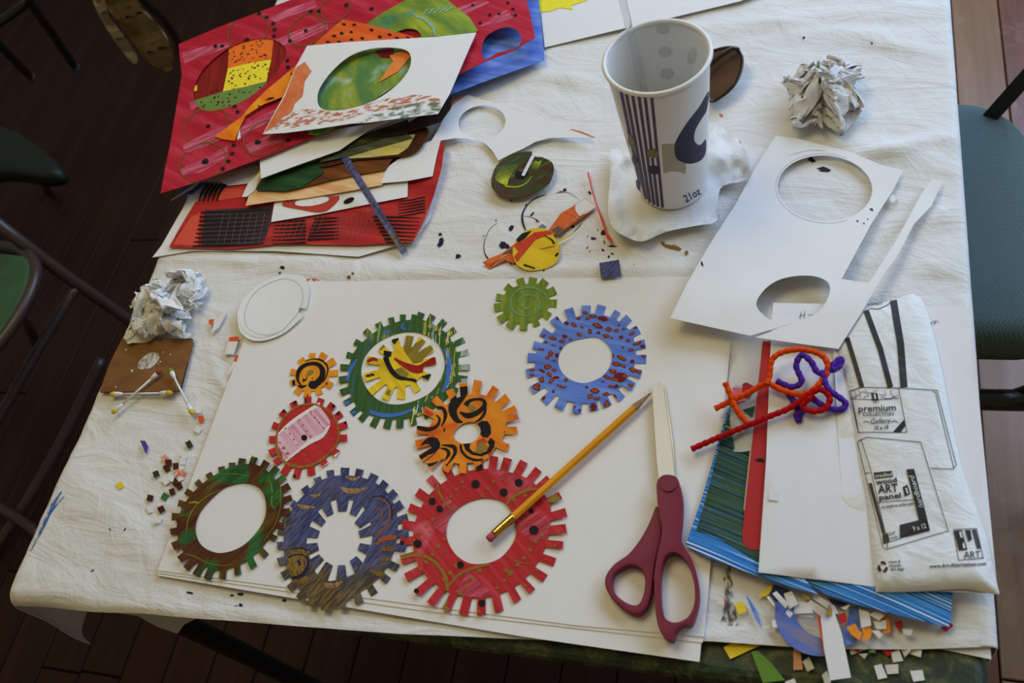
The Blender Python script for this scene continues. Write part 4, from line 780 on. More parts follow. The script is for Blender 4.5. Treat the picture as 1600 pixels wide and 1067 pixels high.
# ------------------------------------------------------------------ sunglasses behind the cup
lm = NT('brown_lens', .08, .5); lm.color(lm.ramp(lm.noise(lm.mapping(0, (30, 30, 30)), 1, 2), [(.3, (.05, .025, .012, 1)), (.7, (.16, .08, .04, 1))])); lm.b.inputs['Transmission Weight'].default_value = .35; lm.b.inputs['Alpha'].default_value = .93
FRM = flat('dark_tortoise_frame', (.018, .010, .008, 1), .18, .6, .4)
sun = empty('sunglasses', W(1090, 130, .0).tolist(), 'brown-lensed dark sunglasses lying behind the paper cup', 'sunglasses')
lens = ZQ([(1190, 398), (1240, 382), (1290, 335), (1316, 280), (1320, 230), (1302, 197), (1270, 188), (1225, 196), (1195, 215), (1170, 300)])
for off in ((0, 0), (-20, 0)):
    P_ = [(u+off[0], v+off[1]) for u, v in lens]
    if off[0]: P_ = [(2*1084-u, v+20) for u, v in P_]
    lc = catmull(P_, 4); zl = lambda u, v: .016-.00012*(v-70)
    lo = sheet('lens', lc, z=.004, zf=zl, th=.0015, mat=lm.m, parent=sun, grid=12)
    pp = WA(lc, .004+zl(lc[:, 0], lc[:, 1])); v, f = tube(np.vstack([pp, pp[:2]]), .0017, 8, False); mk('frame_rim', v, f, FRM, sun, smooth=True)
tp = [W(*ZQ([(1305, 198)])[0], .022), W(*ZQ([(1285, 192)])[0], .026), W(*ZQ([(1245, 215)])[0], .026), W(*ZQ([(1200, 250)])[0], .024), W(1085, 130, .02), W(1040, 160, .012)]
v, f = tube(catmull(np.array(tp), 5, False), .0024, 10); mk('temple_arm', v, f, FRM, sun, smooth=True)
tp = [W(1000, 190, .02), W(1030, 160, .022), W(1070, 150, .02)]; v, f = tube(catmull(np.array(tp), 5, False), .0022, 8); mk('temple_arm', v, f, FRM, sun, smooth=True)
v, f = tube(catmull(np.array([W(1106, 100, .018), W(1092, 96, .022), W(1078, 104, .018)]), 5, False), .0019, 8); mk('bridge', v, f, FRM, sun, smooth=True)

# ------------------------------------------------------------------ bow-tie offcut, green oval and collage scraps beyond the board
bt = ZQ([(62, 600), (95, 575), (130, 556), (180, 548), (230, 550), (270, 555), (300, 570), (330, 600), (352, 637), (400, 612), (450, 590), (500, 562), (560, 547), (650, 546), (735, 547), (680, 525), (600, 500), (500, 462), (380, 422), (300, 398), (230, 375), (190, 400), (150, 440), (110, 520)])
o = sheet('paper_offcut', bt, [ell(753, 191, 37, 26, -6)], z=.0015, zf=lambda u, v: .004*np.clip((u-790)/140, 0, 1)**2+.010*np.clip((740-u)/80, 0, 1), th=.0004, mat=PAPER, grid=14)
tag(o, 'white pointed paper offcut with an oval hole, beside the paper stack', 'paper offcut'); marks('orange_paint_edge', ribbon(ZQ([(735, 546), (690, 527), (640, 512)]), [1, 2, .8])+ribbon(ZQ([(205, 385), (180, 405), (150, 440)]), [5, 3, 1]), .0020, ORS, o, lambda u, v: .004*np.clip((u-790)/140, 0, 1)**2+.010*np.clip((740-u)/80, 0, 1))
gp = paint('dark_green_brushed', [(.25, C(30, 16, 12)), (.42, C(78, 38, 20)), (.56, C(34, 68, 36)), (.72, C(110, 120, 30))], 150, 24, 130, 5, .8)
go = catmull(ZR([(132, 250), (160, 160), (220, 95), (300, 52), (380, 35), (445, 32)]), 4, False).tolist()+ZR([(440, 70)])+catmull(ZR([(520, 75), (590, 110), (608, 160), (600, 215), (560, 290), (450, 352), (340, 382), (260, 382), (170, 345), (135, 300)]), 4, False).tolist()
gz = lambda u, v: .003*((u-815)/48)**2
o = sheet('painted_oval', go, z=.0022, zf=gz, th=.0004, mat=gp, grid=10); tag(o, 'dark green painted paper oval with a slit and yellow brush fans', 'painted paper')
fan = []
for a in np.linspace(-2.9, -1.2, 13): fan += ribbon(ZR([(250, 290), (250+70*math.cos(a), 270+60*math.sin(a)), (290+130*math.cos(a), 250+120*math.sin(a))]), [1.6, .8, .3])
for a in np.linspace(.2, 2.6, 9): fan += ribbon(ZR([(490+20*math.cos(a), 95+15*math.sin(a)), (465+45*math.cos(a), 105+62*math.sin(a))]), [.9, .5], 2, False)
fan += ribbon(ZR([(240, 295), (330, 300), (400, 270), (440, 220)]), [2, 1.6, 1.4, .6])
marks('yellow_brush_line', fan, .0026, flat('acid_yellow_paint', C(170, 180, 45), .5), o, gz, go); marks('black_paint_patch', [ZR([(310, 205), (330, 180), (400, 185), (420, 200), (380, 240), (320, 235)])], .0026, BLACK, o, gz)
tag(sheet('paper_sliver', ZR([(362, 212), (384, 218), (462, 68), (438, 62)]), z=.0042, th=.0004, mat=white_paper('bluish_sliver', (.70, .73, .80, 1))), 'thin white paper sliver lying on the dark green painted oval', 'paper scrap')
o = sheet('painted_strip', ZR([(68, 872), (130, 838), (215, 805), (300, 740), (420, 660), (560, 640), (660, 500), (740, 455), (840, 385), (930, 450), (790, 555), (650, 650), (520, 700), (300, 880), (240, 850), (120, 922)]), z=.0010, th=.0004, mat=paint('orange_white_brushed', [(.3, C(190, 70, 25)), (.7, C(222, 112, 50))], 35, 10, 120)); tag(o, 'orange painted paper strip passing under the yellow circle', 'painted paper')
marks('unpainted_end', [ZR([(770, 440), (840, 388), (928, 450), (860, 500), (800, 520), (770, 480)])], .0014, PAPER2, o); marks('grey_paint_band', [ZR([(590, 625), (640, 595), (690, 630), (640, 670)]), ZR([(215, 805), (290, 765), (300, 800), (250, 810)])], .0014, flat('grey_brown_paint', C(96, 84, 70), .5), o)
marks('orange_comb_line', sum([ribbon(ZR([(690+i*22, 600-i*14), (720+i*22, 585-i*15), (745+i*20, 560-i*15)]), .8) for i in range(7)], [])+sum([ribbon(ZR([(110+i*10, 905-i*6), (180+i*12, 860-i*10), (250+i*6, 820-i*5)]), .7) for i in range(4)], []), .0015, flat('pale_orange_line', C(232, 170, 110), .5), o)
yc = catmull(ZR([(300, 830), (300, 760), (330, 690), (400, 630), (480, 612), (560, 625), (620, 690), (650, 770), (640, 840), (590, 900), (500, 930), (400, 930), (330, 890)]), 4)
o = sheet('painted_circle', yc, z=.0024, zf=lambda u, v: .002*((u-838)/38)**2, th=.0004, mat=paint('yellow_paint_brushed', [(.3, C(206, 165, 20)), (.7, C(228, 196, 38))], 20, 10, 60), grid=10); tag(o, 'yellow painted paper circle with orange and dark strokes', 'painted paper')
zc_ = lambda u, v: .002*((u-838)/38)**2
marks('orange_paint_stroke', [ZR([(300, 745), (330, 720), (400, 690), (460, 645), (560, 632), (630, 650), (560, 665), (470, 700), (420, 760), (370, 820), (330, 870), (305, 830), (340, 790)])], .0027, flat('vermilion_paint', C(190, 60, 28), .5), o, zc_, yc)
marks('black_paint_stroke', [ZR([(318, 700), (360, 655), (440, 630), (400, 680), (340, 722)])]+ribbon(ZR([(540, 672), (590, 700), (610, 730)]), [1, 2.4, 4])+ribbon(ZR([(380, 890), (430, 905), (465, 918)]), [3, 2, 2])+ribbon(ZR([(500, 772), (570, 758), (620, 745)]), [.5, .9, .5])+ribbon(ZR([(640, 800), (620, 825)]), 3, 2, False), .0029, BLACK, o, zc_, yc)
tag(sheet('paper_shard', ZR([(635, 710), (755, 645), (740, 665), (640, 725)]), z=.0022, th=.0004, mat=flat('yellow_card', C(215, 185, 40), .5)), 'pointed yellow paper shard beside the yellow painted circle', 'paper scrap')
tag(sheet('paper_shard', ZR([(488, 605), (520, 580), (552, 600), (530, 625)]), z=.0014, th=.0004, mat=flat('grey_blue_card', C(110, 125, 135), .5)), 'tiny grey-blue paper shard just beyond the yellow circle', 'paper scrap')
o = tag(sheet('red_paper_strip', ZR([(860, 190), (872, 188), (905, 330), (935, 430), (985, 550), (1015, 650), (1055, 705), (1040, 720), (1010, 690), (995, 640), (930, 450), (890, 320)]), z=.0020, th=.0004, mat=paint('red_orange_strip', [(.3, C(196, 56, 36)), (.7, C(222, 92, 72))], 80, 10, 80)), 'narrow red-orange paper strip lying left of the napkin', 'paper strip')
tag(sheet('paper_square', ZR([(952, 877), (1102, 852), (1117, 978), (965, 993)]), z=.0056, th=.0004, mat=P_STARRY), 'small dark blue streaked paper square touching the far board edge', 'paper scrap')

# ------------------------------------------------------------------ right-hand pile
GBS = paint('blue_white_lines', [(.30, C(8, 34, 80)), (.43, C(20, 76, 144)), (.52, C(40, 120, 190)), (.58, C(90, 160, 210)), (.64, C(235, 240, 240))], 19, 3, 620, 3)
GBG = film('green_blue_lines', [(.32, C(8, 26, 30)), (.44, C(22, 58, 58)), (.54, C(62, 84, 34)), (.61, C(26, 80, 140)), (.68, C(150, 170, 150))], 19, 6, 420, .26, .40, 30)
bA = [(1148, 600), (1118, 705), (1096, 780), (1071, 851), (1086, 860), (1103, 869), (1145, 885), (1187, 901), (1230, 915), (1278, 929), (1258, 905), (1235, 890), (1200, 700), (1195, 610)]
bz = lambda u, v: .003+.006*np.clip((v-800)/110, 0, 1)+.002*np.sin(u*.03)
o = sheet('painted_sheet', bA, z=.0010, zf=bz, th=.0004, mat=GBS, grid=14, smooth=True); tag(o, 'blue and green streaked painted sheet under the red card and white paper', 'painted paper')
marks('green_paint_field', [np.array([(1146, 615), (1122, 705), (1100, 790), (1088, 828), (1120, 838), (1160, 862), (1190, 880), (1195, 700), (1190, 615)])], .0016, GBG, o, bz)
bB = [(1245, 898), (1262, 912), (1290, 928), (1334, 943), (1380, 955), (1425, 966), (1455, 973), (1483, 980), (1487, 950), (1490, 915), (1400, 890), (1300, 880)]
o = sheet('painted_sheet', bB, z=.0010, zf=lambda u, v: .004+.006*np.sin((u-1240)*.012), th=.0004, mat=GBS, grid=14, smooth=True); tag(o, 'blue streaked painted sheet poking out below the printed bag', 'painted paper')
rc = catmull(ZK([(388, 235), (405, 235), (430, 300), (440, 700), (410, 1090), (380, 1080), (330, 1068), (304, 1040), (303, 990), (330, 700), (360, 450)]), 3)
rc = ZK([(386, 235), (470, 240), (470, 1075), (372, 1066)])+catmull(ZK([(372, 1066), (330, 1060), (308, 1035), (304, 1000)]), 4, False).tolist()+ZK([(320, 850), (345, 620), (366, 420)])
o = sheet('red_card', rc, z=.0074, th=.0012, mat=flat('red_gloss_card', C(168, 24, 28), .55, .3, .05)); tag(o, 'glossy red rounded card with a cream core, half under the white paper', 'card')
sheet('cream_backing', [(u-2.2, v+2.0) for u, v in rc], z=.0058, th=.0035, mat=flat('cream_core', C(205, 196, 176), .6), parent=o); marks('black_mark', dots([ZK([(376, 708)])[0]+(7, 3, 10)], jag=.3), .0078, BLACK, o)
LTR = [(1208, 473), (1360, 476), (1516, 480), (1537, 700), (1559, 927), (1460, 924), (1370, 917), (1185, 894), (1197, 720), (1204, 540)]
lz = lambda u, v: .0015*np.sin((u-1200)*.012)+.001*np.sin(v*.01)
letter = sheet('white_sheet', LTR, z=.0095, zf=lz, th=.0003, mat=LETTER, grid=20, smooth=True); tag(letter, 'white writing paper with a scribbled note along its far edge, under the bag', 'paper')
HW = flat('pen_ink', (.06, .06, .08, 1), .5)
hw = ribbon([(1252, 487), (1250, 498)], .8, 2, False)+ribbon([(1248, 494), (1258, 491)], .7, 2, False)+ribbon([(1258, 486), (1256, 497)], .8, 2, False)+ribbon([(1262, 492), (1268, 491), (1272, 496)], .6)
hw += ribbon([(1448, 502), (1452, 500), (1453, 505), (1449, 507)], .7)+ribbon([(1452, 500), (1455, 506), (1455, 511), (1452, 512), (1455, 505), (1460, 501), (1462, 504), (1459, 506), (1463, 501), (1467, 504)], .7)
marks('handwriting', hw, .0101, HW, letter, lz)
tag(sheet('paper_chip', ZK([(412, 832), (452, 838), (447, 872), (408, 866)]), z=.0115, th=.0005, mat=white_paper('chip_white', (.74, .73, .76, 1))), 'tiny white paper chip lying alone on the white writing paper', 'paper scrap')
# plastic sleeve, with red scraps under it
pm_ = NT('hazy_plastic', .2, .5); pm_.color((.80, .80, .78, 1)); pm_.b.inputs['Alpha'].default_value = .32; pm_.bump(pm_.noise(pm_.mapping(10, (60, 20, 20)), 1, 3), .002, .5)
o = sheet('plastic_sleeve', [(1143, 520), (1170, 524), (1200, 530), (1196, 620), (1190, 700), (1160, 706), (1120, 704), (1131, 640), (1138, 600)], z=.0068, zf=lambda u, v: -.0032*np.clip((1160-u)/30, 0, 1)+.0006*np.sin(v*.06), th=.0003, mat=pm_.m, grid=14, smooth=True); tag(o, 'clear hazy plastic sleeve edge between the board and the red card', 'plastic sleeve')
for i, (q, col, lab) in enumerate((([(1144, 605), (1160, 606), (1165, 626), (1148, 630)], C(196, 90, 100), 'rose paper scrap under the orange pipe cleaner'), ([(1160, 600), (1166, 597), (1180, 604), (1170, 622), (1160, 618)], C(150, 30, 38), 'dark red paper scrap under the orange pipe cleaner'), ([(1160, 640), (1180, 634), (1176, 652)], C(30, 60, 45), 'dark green paper scrap under the orange pipe cleaner'))):
    tag(sheet('paper_scrap', q, z=.0075+.0005*i, th=.0004, mat=flat('scrap_tone_%d' % i, col, .6, .18, .2)), lab, 'paper scrap')
# printed bag
BAGM = NT('thin_white_plastic', .42, .4); bn = BAGM.noise(BAGM.mapping(20, (38, 60, 40)), 1, 5, .6, 1.0); BAGM.color(BAGM.ramp(bn, [(.3, (.73, .74, .72, 1)), (.7, (.79, .80, .79, 1))])); BAGM.bump(bn, .0030, .5)
bag_o = ZBAG([(20, 185), (60, 110), (110, 50), (205, 22), (308, 10), (372, 220), (412, 420), (452, 600), (500, 740), (540, 850), (562, 960), (578, 1025), (572, 1040), (480, 1022), (420, 1022), (300, 1030), (165, 1032), (152, 1015), (138, 900), (118, 720), (95, 590), (60, 340), (38, 240)])
bagC = np.array(bag_o)
_bg = catmull(bag_o, 3)
def bagz(u, v):
    P = np.column_stack([np.atleast_1d(u), np.atleast_1d(v)]); A_ = _bg; B_ = np.roll(_bg, -1, 0); d = B_-A_; L2 = (d**2).sum(1)+1e-9
    t = np.clip(((P[:, None]-A_[None])*d[None]).sum(2)/L2, 0, 1); dist = np.min(np.linalg.norm(P[:, None]-(A_[None]+t[..., None]*d[None]), axis=2), axis=1)
    puff = 1-np.exp(-dist/16); low = np.clip((P[:, 1]-840)/60, 0, 1)
    return .0125*0+puff*(.0055+.003*low)+.0008*fbm(P[:, 0], P[:, 1], .035, 9, 3)*puff
BGZ = .0122
bag = sheet('plastic_bag', _bg, z=BGZ, zf=bagz, th=.0016, mat=BAGM.m, grid=6, smooth=True); tag(bag, 'flat white plastic shopping bag printed in black with art panel drawings', 'bag')
bagf = sheet('bag_flap', ZBAG([(5, 190), (35, 215), (60, 345), (95, 590), (115, 720), (112, 760), (60, 735), (35, 705), (20, 460)]), z=.0112, zf=lambda u, v: .001*np.sin(v*.05), th=.0004, mat=flat('yellowed_film', (.74, .71, .62, 1), .5), parent=bag, grid=12)
PRB = flat('black_print', (.02, .02, .022, 1), .45, .3, .1); PRW = flat('reversed_white_print', (.72, .73, .72, 1), .45)
bm_ = lambda name, polys, mat=PRB, dz=.0006: marks(name, polys, BGZ+dz, mat, bag, bagz)
def strokes(lines, w): return sum([ribbon(ZBAG(np.vstack([along(l[i], l[i+1], t) for i in range(len(l)-1) for t in np.linspace(0, 1, 9)][:] ).tolist()), w, smooth=False) for l in lines], [])
bm_('printed_strap', strokes([[(118, 55), (168, 190), (203, 322)]], 8.6)+strokes([[(213, 20), (238, 170), (250, 322)]], 11)+strokes([[(52, 150), (80, 240), (104, 322)]], 7.5))
bm_('printed_outline', strokes([[(128, 48), (160, 50), (190, 38), (207, 24)], [(62, 335), (100, 322), (230, 324), (365, 332), (432, 592), (420, 606), (342, 603)], [(350, 336), (360, 340), (424, 605)], [(100, 322), (60, 337), (92, 482)], [(66, 362), (150, 365), (232, 360)], [(66, 340), (92, 478), (260, 478), (231, 322)], [(90, 510), (120, 495), (308, 512), (404, 820), (190, 884), (176, 878), (88, 512)], [(100, 500), (132, 600), (190, 850), (192, 882)], [(150, 722), (285, 712)], [(113, 620), (132, 618)], [(185, 862), (240, 846)], [(422, 816), (502, 812), (526, 915), (440, 922), (422, 816)]], .95))
ZN = Z(1320, 595, 11.23)
bm_('printed_block', [ZN([(850, 890), (1038, 680), (1062, 785), (975, 905)]), ZBAG([(144, 618), (208, 612), (213, 632), (148, 640)]), ZBAG([(258, 607), (285, 605), (330, 775), (302, 785)]), ZBAG([(126, 655), (138, 655), (186, 830), (174, 830)]), ZBAG([(235, 800), (330, 776), (340, 820), (236, 845)]), ZBAG([(174, 834), (194, 828), (200, 858), (178, 866)]), ZBAG([(424, 820), (450, 818), (470, 885), (440, 888)]), ZBAG([(135, 342), (158, 342), (162, 366), (140, 368)]), ZBAG([(245, 668), (262, 660), (272, 692), (252, 700)]), ZBAG([(462, 818), (480, 817), (486, 850), (474, 858)]), ZBAG([(486, 816), (500, 815), (518, 880), (504, 884)])])
bm_('printed_scroll', sum([ribbon(ZN(q), .75) for q in ([(110, 300), (200, 250), (160, 180)], [(240, 160), (250, 230), (150, 320)], [(270, 300), (280, 210), (340, 195), (420, 250)], [(350, 160), (420, 210), (500, 195), (570, 160)], [(350, 300), (345, 275), (430, 265)], [(600, 235), (720, 250), (690, 170)], [(640, 300), (650, 280), (760, 310), (900, 270)], [(810, 160), (810, 220), (850, 270), (940, 260)])], [])+ribbon(ZBAG([(108, 444), (118, 440), (130, 446)]), 1)+ribbon(ZBAG([(205, 444), (216, 438), (230, 444)]), 1)+sum([ribbon(ZBAG([(176+14*math.cos(a), 946+16*math.sin(a)), (176+14*math.cos(a+.8), 946+16*math.sin(a+.8)), (176+13*math.cos(a+1.5), 946+15*math.sin(a+1.5))]), [4.6, 4.6, 2.2]) for a in (0, 2.1, 4.2)], []))
bm_('reversed_shape', [ZBAG([(441, 824), (448, 823), (456, 850), (448, 852)]), ZBAG([(452, 862), (458, 860), (464, 880), (456, 882)]), ZBAG([(145, 346), (150, 346), (153, 362), (148, 362)]), ZBAG([(254, 672), (258, 670), (266, 690), (261, 692)])], PRW, .0009)
def bag_text(txt, a, b, h, mat=PRB, shear=0, bold=0, dz=.0008, up=None):
    uv, ff = text_px(txt, ZBAG([a])[0], ZBAG([b])[0], h/2.222, shear, bold, up)
    return mk('lettering', WA(uv, BGZ+dz+bagz(uv[:, 0], uv[:, 1])), ff, mat, bag)
for a in (('eaven!', (124, 40), (176, 34), 12, PRB, 0, .01), ('premium', (92, 407), (222, 402), 22, PRB, 0, .012), ('COLLECTION', (106, 422), (214, 420), 13, PRB, 0, .01), ('Gallery', (134, 449), (206, 446), 19, PRB, .35, .0), ('10 x 10', (148, 469), (196, 467), 13, PRB, 0, .02), ('ART', (142, 377), (165, 376), 9, PRB, 0, .01),
          ('wood', (152, 660), (226, 651), 17, PRB, 0, .03), ('ART', (160, 690), (230, 684), 28, PRB, 0, .02), ('panel', (164, 713), (240, 704), 17, PRB, 0, .03), ('As simple as surface gets', (172, 742), (284, 728), 9, PRB, 0, .02), ('cradled', (150, 636), (209, 629), 12, PRW, 0, .01), ('9 x 12', (283, 822), (328, 810), 17, PRW, 0, .01), ('3/4"', (198, 837), (222, 831), 10, PRB, 0, .01), ('cradle', (200, 850), (230, 843), 9, PRB, 0, .01),
          ('ART.', (458, 916), (522, 913), 24, PRB, 0, .0), ('www.Art-Alternatives.com', (338, 949), (536, 939), 12, PRB, 0, .02), ('reuse &', (197, 932), (238, 930), 9, PRB, 0, .02), ('recycle', (198, 945), (240, 943), 9, PRB, 0, .02), ('this bag!', (202, 958), (250, 956), 9, PRB, 0, .02)): bag_text(*a, dz=.0011 if a[4] is PRW else .0008)
bag_text('hardboard', (317, 738), (284, 630), 18, PRW, 0, 0, .0011, up=(-1, -.05))
# white cut-out sheet on top
wz = lambda u, v: .0012+.014*np.clip((v-300)/170, 0, 1)+.004*np.clip((1120-u)/70, 0, 1)*np.clip((v-420)/60, 0, 1)
CUT = [(1212, 212), (1245, 216), (1330, 238), (1378, 258), (1411, 266), (1396, 296), (1360, 352), (1315, 436), (1358, 442), (1400, 376), (1440, 302), (1457, 279), (1473, 283), (1455, 322), (1428, 350), (1402, 400), (1380, 430), (1345, 490), (1310, 545), (1250, 537), (1180, 527), (1236, 507), (1236, 505.5), (1172, 524.5), (1120, 513), (1047, 497), (1075, 440), (1110, 380), (1150, 318), (1180, 262)]
h1, h2 = ell(1289, 294, 74, 51, 4, 48), catmull([(1182, 478), (1192, 455), (1215, 438), (1245, 431), (1275, 432), (1295, 443), (1294, 465), (1275, 490), (1240, 505), (1205, 500)], 5)
o = sheet('cutout_sheet', CUT, [h1, h2], z=.0015, zf=wz, th=.0005, mat=white_paper('cutout_white', (.80, .785, .765, 1)), grid=16, smooth=True); tag(o, 'large white sheet with two oval holes cut out and a narrow side strip', 'paper')
marks('black_ink_speck', dots([(1362, 327, 3, 1.6, 30), (1340, 345, 1.5), (1350, 349, 1.2), (1097, 412, 1.6, 3.5, -20), (1356, 342, 1)], jag=.3), .0020, INK, o, wz); marks('pencil_line', ribbon([(1235, 242), (1262, 235), (1290, 235)], .5)+ribbon(ell(1289, 294, 77, 54, 4, 60)[10:50], .45, smooth=False), .0019, PENC, o, wz)
tag(sheet('pale_chip', ell(1395, 310, 5, 6), z=.0012, th=.0005, mat=white_paper('chip_cream', (.80, .78, .72, 1))), 'round pale paper dot on the cloth by the cutout strip', 'paper scrap')

# ------------------------------------------------------------------ pipe cleaners
def chenille(name, paths, mat, label, rad=.0031, seed=0):
    root = None; rs = np.random.default_rng(seed)
    base = W(*ZK([paths[0][0][:2]])[0], .012); root = empty(name, base.tolist(), label, 'pipe cleaner', 'fuzzy pipe cleaners on the white paper')
    for p in paths:
        q = np.array([W(*ZK([(a, b)])[0], z) for a, b, z in p]); q = catmull(q, 10, False)
        seg = np.linalg.norm(np.diff(q, axis=0), axis=1); cum = np.concatenate([[0], np.cumsum(seg)]); n = max(8, int(cum[-1]/.0012)); t = np.linspace(0, cum[-1], n)
        q = np.column_stack([np.interp(t, cum, q[:, i]) for i in range(3)])
        V0, F0 = tube(q, rad*.80+.0003*np.sin(np.arange(n)*1.3), 9)
        V0, F0 = list(V0), list(F0)
        m = int(cum[-1]/.00006); ti = rs.uniform(0, n-1.001, m); i0 = ti.astype(int); fr = (ti-i0)[:, None]; c = q[i0]*(1-fr)+q[i0+1]*fr
        T = q[np.minimum(i0+1, n-1)]-q[i0]; T /= np.linalg.norm(T, axis=1)[:, None]+1e-9
        rv = rs.normal(size=(m, 3)); rv -= T*(rv*T).sum(1)[:, None]; rv /= np.linalg.norm(rv, axis=1)[:, None]
        s = np.cross(T, rv); ln = rad*(.95+.42*rs.random(m))[:, None]; a = c+rv*rad*.6; e = c+rv*ln+T*(rs.normal(size=(m, 1))*.0005); w_ = .00022
        b = len(V0); VV = np.stack([a+s*w_, a-s*w_, e], 1).reshape(-1, 3); V0 += VV.tolist(); F0 += [(b+3*i, b+3*i+1, b+3*i+2) for i in range(m)]
        mk('chenille_stem', V0, F0, mat, root)
    return root
def fuzz(name, col): return flat(name, col, .9, .1, .25, 900)
chenille('pipe_cleaner', [[(195, 505, .013), (265, 472, .015), (330, 440, .017), (400, 405, .019), (460, 430, .018), (540, 448, .018), (605, 412, .022), (645, 345, .024), (620, 293, .026), (545, 270, .027), (465, 280, .026), (422, 312, .024), (413, 370, .021), (400, 408, .022)], [(236, 400, .024), (255, 445, .020), (272, 490, .017), (300, 535, .014), (325, 558, .012)]], fuzz('orange_chenille', C(228, 78, 18)), 'orange fuzzy pipe cleaner with a loop and a crosspiece', seed=1)
chenille('pipe_cleaner', [[(442, 395, .016), (500, 418, .017), (540, 395, .020), (518, 335, .023), (540, 292, .026), (578, 318, .025), (606, 362, .024), (655, 350, .023), (690, 318, .022)], [(625, 368, .024), (645, 425, .022), (712, 478, .016), (700, 505, .015), (640, 500, .016), (575, 458, .017)], [(475, 425, .016), (510, 480, .014), (530, 520, .013), (528, 552, .013), (520, 530, .014), (548, 515, .014)], [(660, 352, .024), (690, 335, .022), (698, 305, .022), (670, 325, .024), (655, 345, .024)]], fuzz('purple_chenille', C(82, 44, 158)), 'purple fuzzy pipe cleaner bent in a tangle', seed=2)
chenille('pipe_cleaner', [[(102, 666, .009), (160, 640, .010), (250, 602, .012), (340, 565, .014), (420, 532, .016), (490, 503, .018), (560, 455, .021), (615, 428, .022), (652, 462, .020), (630, 505, .019), (580, 515, .019), (545, 492, .020), (590, 450, .023)]], fuzz('red_chenille', C(176, 20, 26)), 'dark red fuzzy pipe cleaner with a long straight tail', seed=3)

# ------------------------------------------------------------------ stack of painted papers at the far left
GS = 'sheets in the painted paper stack'
def stk(name, pts, z, mat, label, cat='painted paper', zf=None, holes=(), grid=16, th=.0004, group=GS):
    return tag(sheet(name, pts, holes, z=z, zf=zf, th=th, mat=mat, grid=grid, smooth=zf is not None), label, cat, group)
stk('white_sheet', [(238, 402), (252, 384), (300, 300), (420, 250), (690, 225), (672, 340), (648, 375), (560, 401), (430, 392), (300, 392)], .0010, PAPER, 'white paper at the very bottom of the painted paper stack', 'paper')
RB = paint('red_black_combed', [(.3, C(150, 26, 30)), (.55, C(178, 42, 40)), (.75, C(198, 78, 62))], 8, 8, 60)
rbz = lambda u, v: .002+.006*np.clip((u-640)/50, 0, 1)**2
rb = stk('painted_sheet', [(264, 386), (283, 352), (305, 316), (420, 252), (600, 232), (695, 222), (690, 262), (678, 305), (662, 345), (645, 378), (560, 383), (440, 381), (360, 389)], .0022, RB, 'red sheet with black combed lines at the bottom of the paper stack', zf=rbz)
DKG = film('charcoal_wash', [(.3, C(40, 30, 36)), (.7, C(74, 56, 60))], 8, 10, 90, .22, .42); PZ = .0027
marks('charcoal_wash', [ZP([(235, 855), (300, 850), (420, 845), (508, 835), (505, 900), (470, 990), (360, 998), (220, 1003), (225, 930)])], PZ, DKG, rb, rbz)
cm = []
for i in range(9): y = 862+i*17; cm += ribbon(ZP([(218-i*4, y+2), (300, y), (420, y-4), (500-i*3, y-10)]), [2.2, 3.6, 2.2, .6])
for i in range(7): y = 905+i*15; cm += ribbon(ZP([(520-i*2, y-4), (580, y-6), (645, y-10)]), [1, 2.2, 3.2])
for i in range(7): y = 890+i*14; cm += ribbon(ZP([(680-i*5, y), (740, y-4), (780, y-6)]), [3.4, 2.4, .8])
for i in range(8): y = 880+i*15; cm += ribbon(ZP([(915+i*8, y), (1010, y+2), (1112-i*5, y+6)]), [3.4, 2.4, .8])
for i in range(5): x = 210+i*18; cm += ribbon(ZP([(x, 818), (x+14, 780), (x+40, 745)]), [2, 4.5, 4])
for i in range(6): y = 800+i*12; cm += ribbon(ZP([(1020, y+18), (1080, y+10), (1130, y)]), [.8, 1.8, 1.8])
marks('black_comb_line', cm, PZ+.0002, BLACK, rb, rbz)
gl = sum([ribbon(ZP([(520+i*26, 905-i*6), (500+i*24, 990-i*6)]), .8, 2, False) for i in range(9)]+[ribbon(ZP([(780+i*22, 870-i*4), (760+i*20, 985-i*5)]), .8, 2, False) for i in range(8)]+[ribbon(ZP([(310+i*28, 865), (285+i*28, 990)]), .7, 2, False) for i in range(8)], [])
marks('grey_comb_line', gl, PZ+.0003, flat('grey_comb_paint', C(104, 84, 80), .5), rb, rbz)
marks('orange_paint_block', [ZP([(290, 760), (400, 770), (395, 800), (285, 815)]), ZP([(180, 880), (215, 865), (205, 1000), (105, 995), (125, 960)])], PZ, flat('scarlet_paint', C(205, 78, 62), .5), rb, rbz)
stk('blue_sheet', ZP([(130, 790), (150, 750), (220, 715), (420, 660), (300, 700), (180, 790)]), .0050, flat('cobalt_paper', C(52, 84, 170), .5), 'corner of a cobalt blue sheet low in the paper stack, at its left', zf=lambda u, v: 0*u)
stk('white_sheet', ZP([(95, 815), (180, 770), (240, 720), (500, 660), (460, 740), (330, 755), (290, 735), (200, 740)]), .0062, white_paper('grey_white', (.62, .62, .64, 1)), 'curled greyish white sheet corner at the left of the paper stack', 'paper', zf=lambda u, v: 0*u)
w3 = stk('white_sheet', ZP([(504, 902), (518, 820), (1060, 735), (1058, 800), (900, 830), (700, 870)]), .0066, PAPER, 'white offcut with a red cut shape on it, low in the paper stack', 'paper', zf=lambda u, v: 0*u)
stk('red_offcut', catmull(ZP([(550, 835), (570, 815), (640, 820), (780, 795), (740, 850), (690, 862), (620, 850)]), 3), .0074, flat('brick_red_card', C(178, 60, 44), .5), 'small brick red curved offcut low in the paper stack', grid=None)
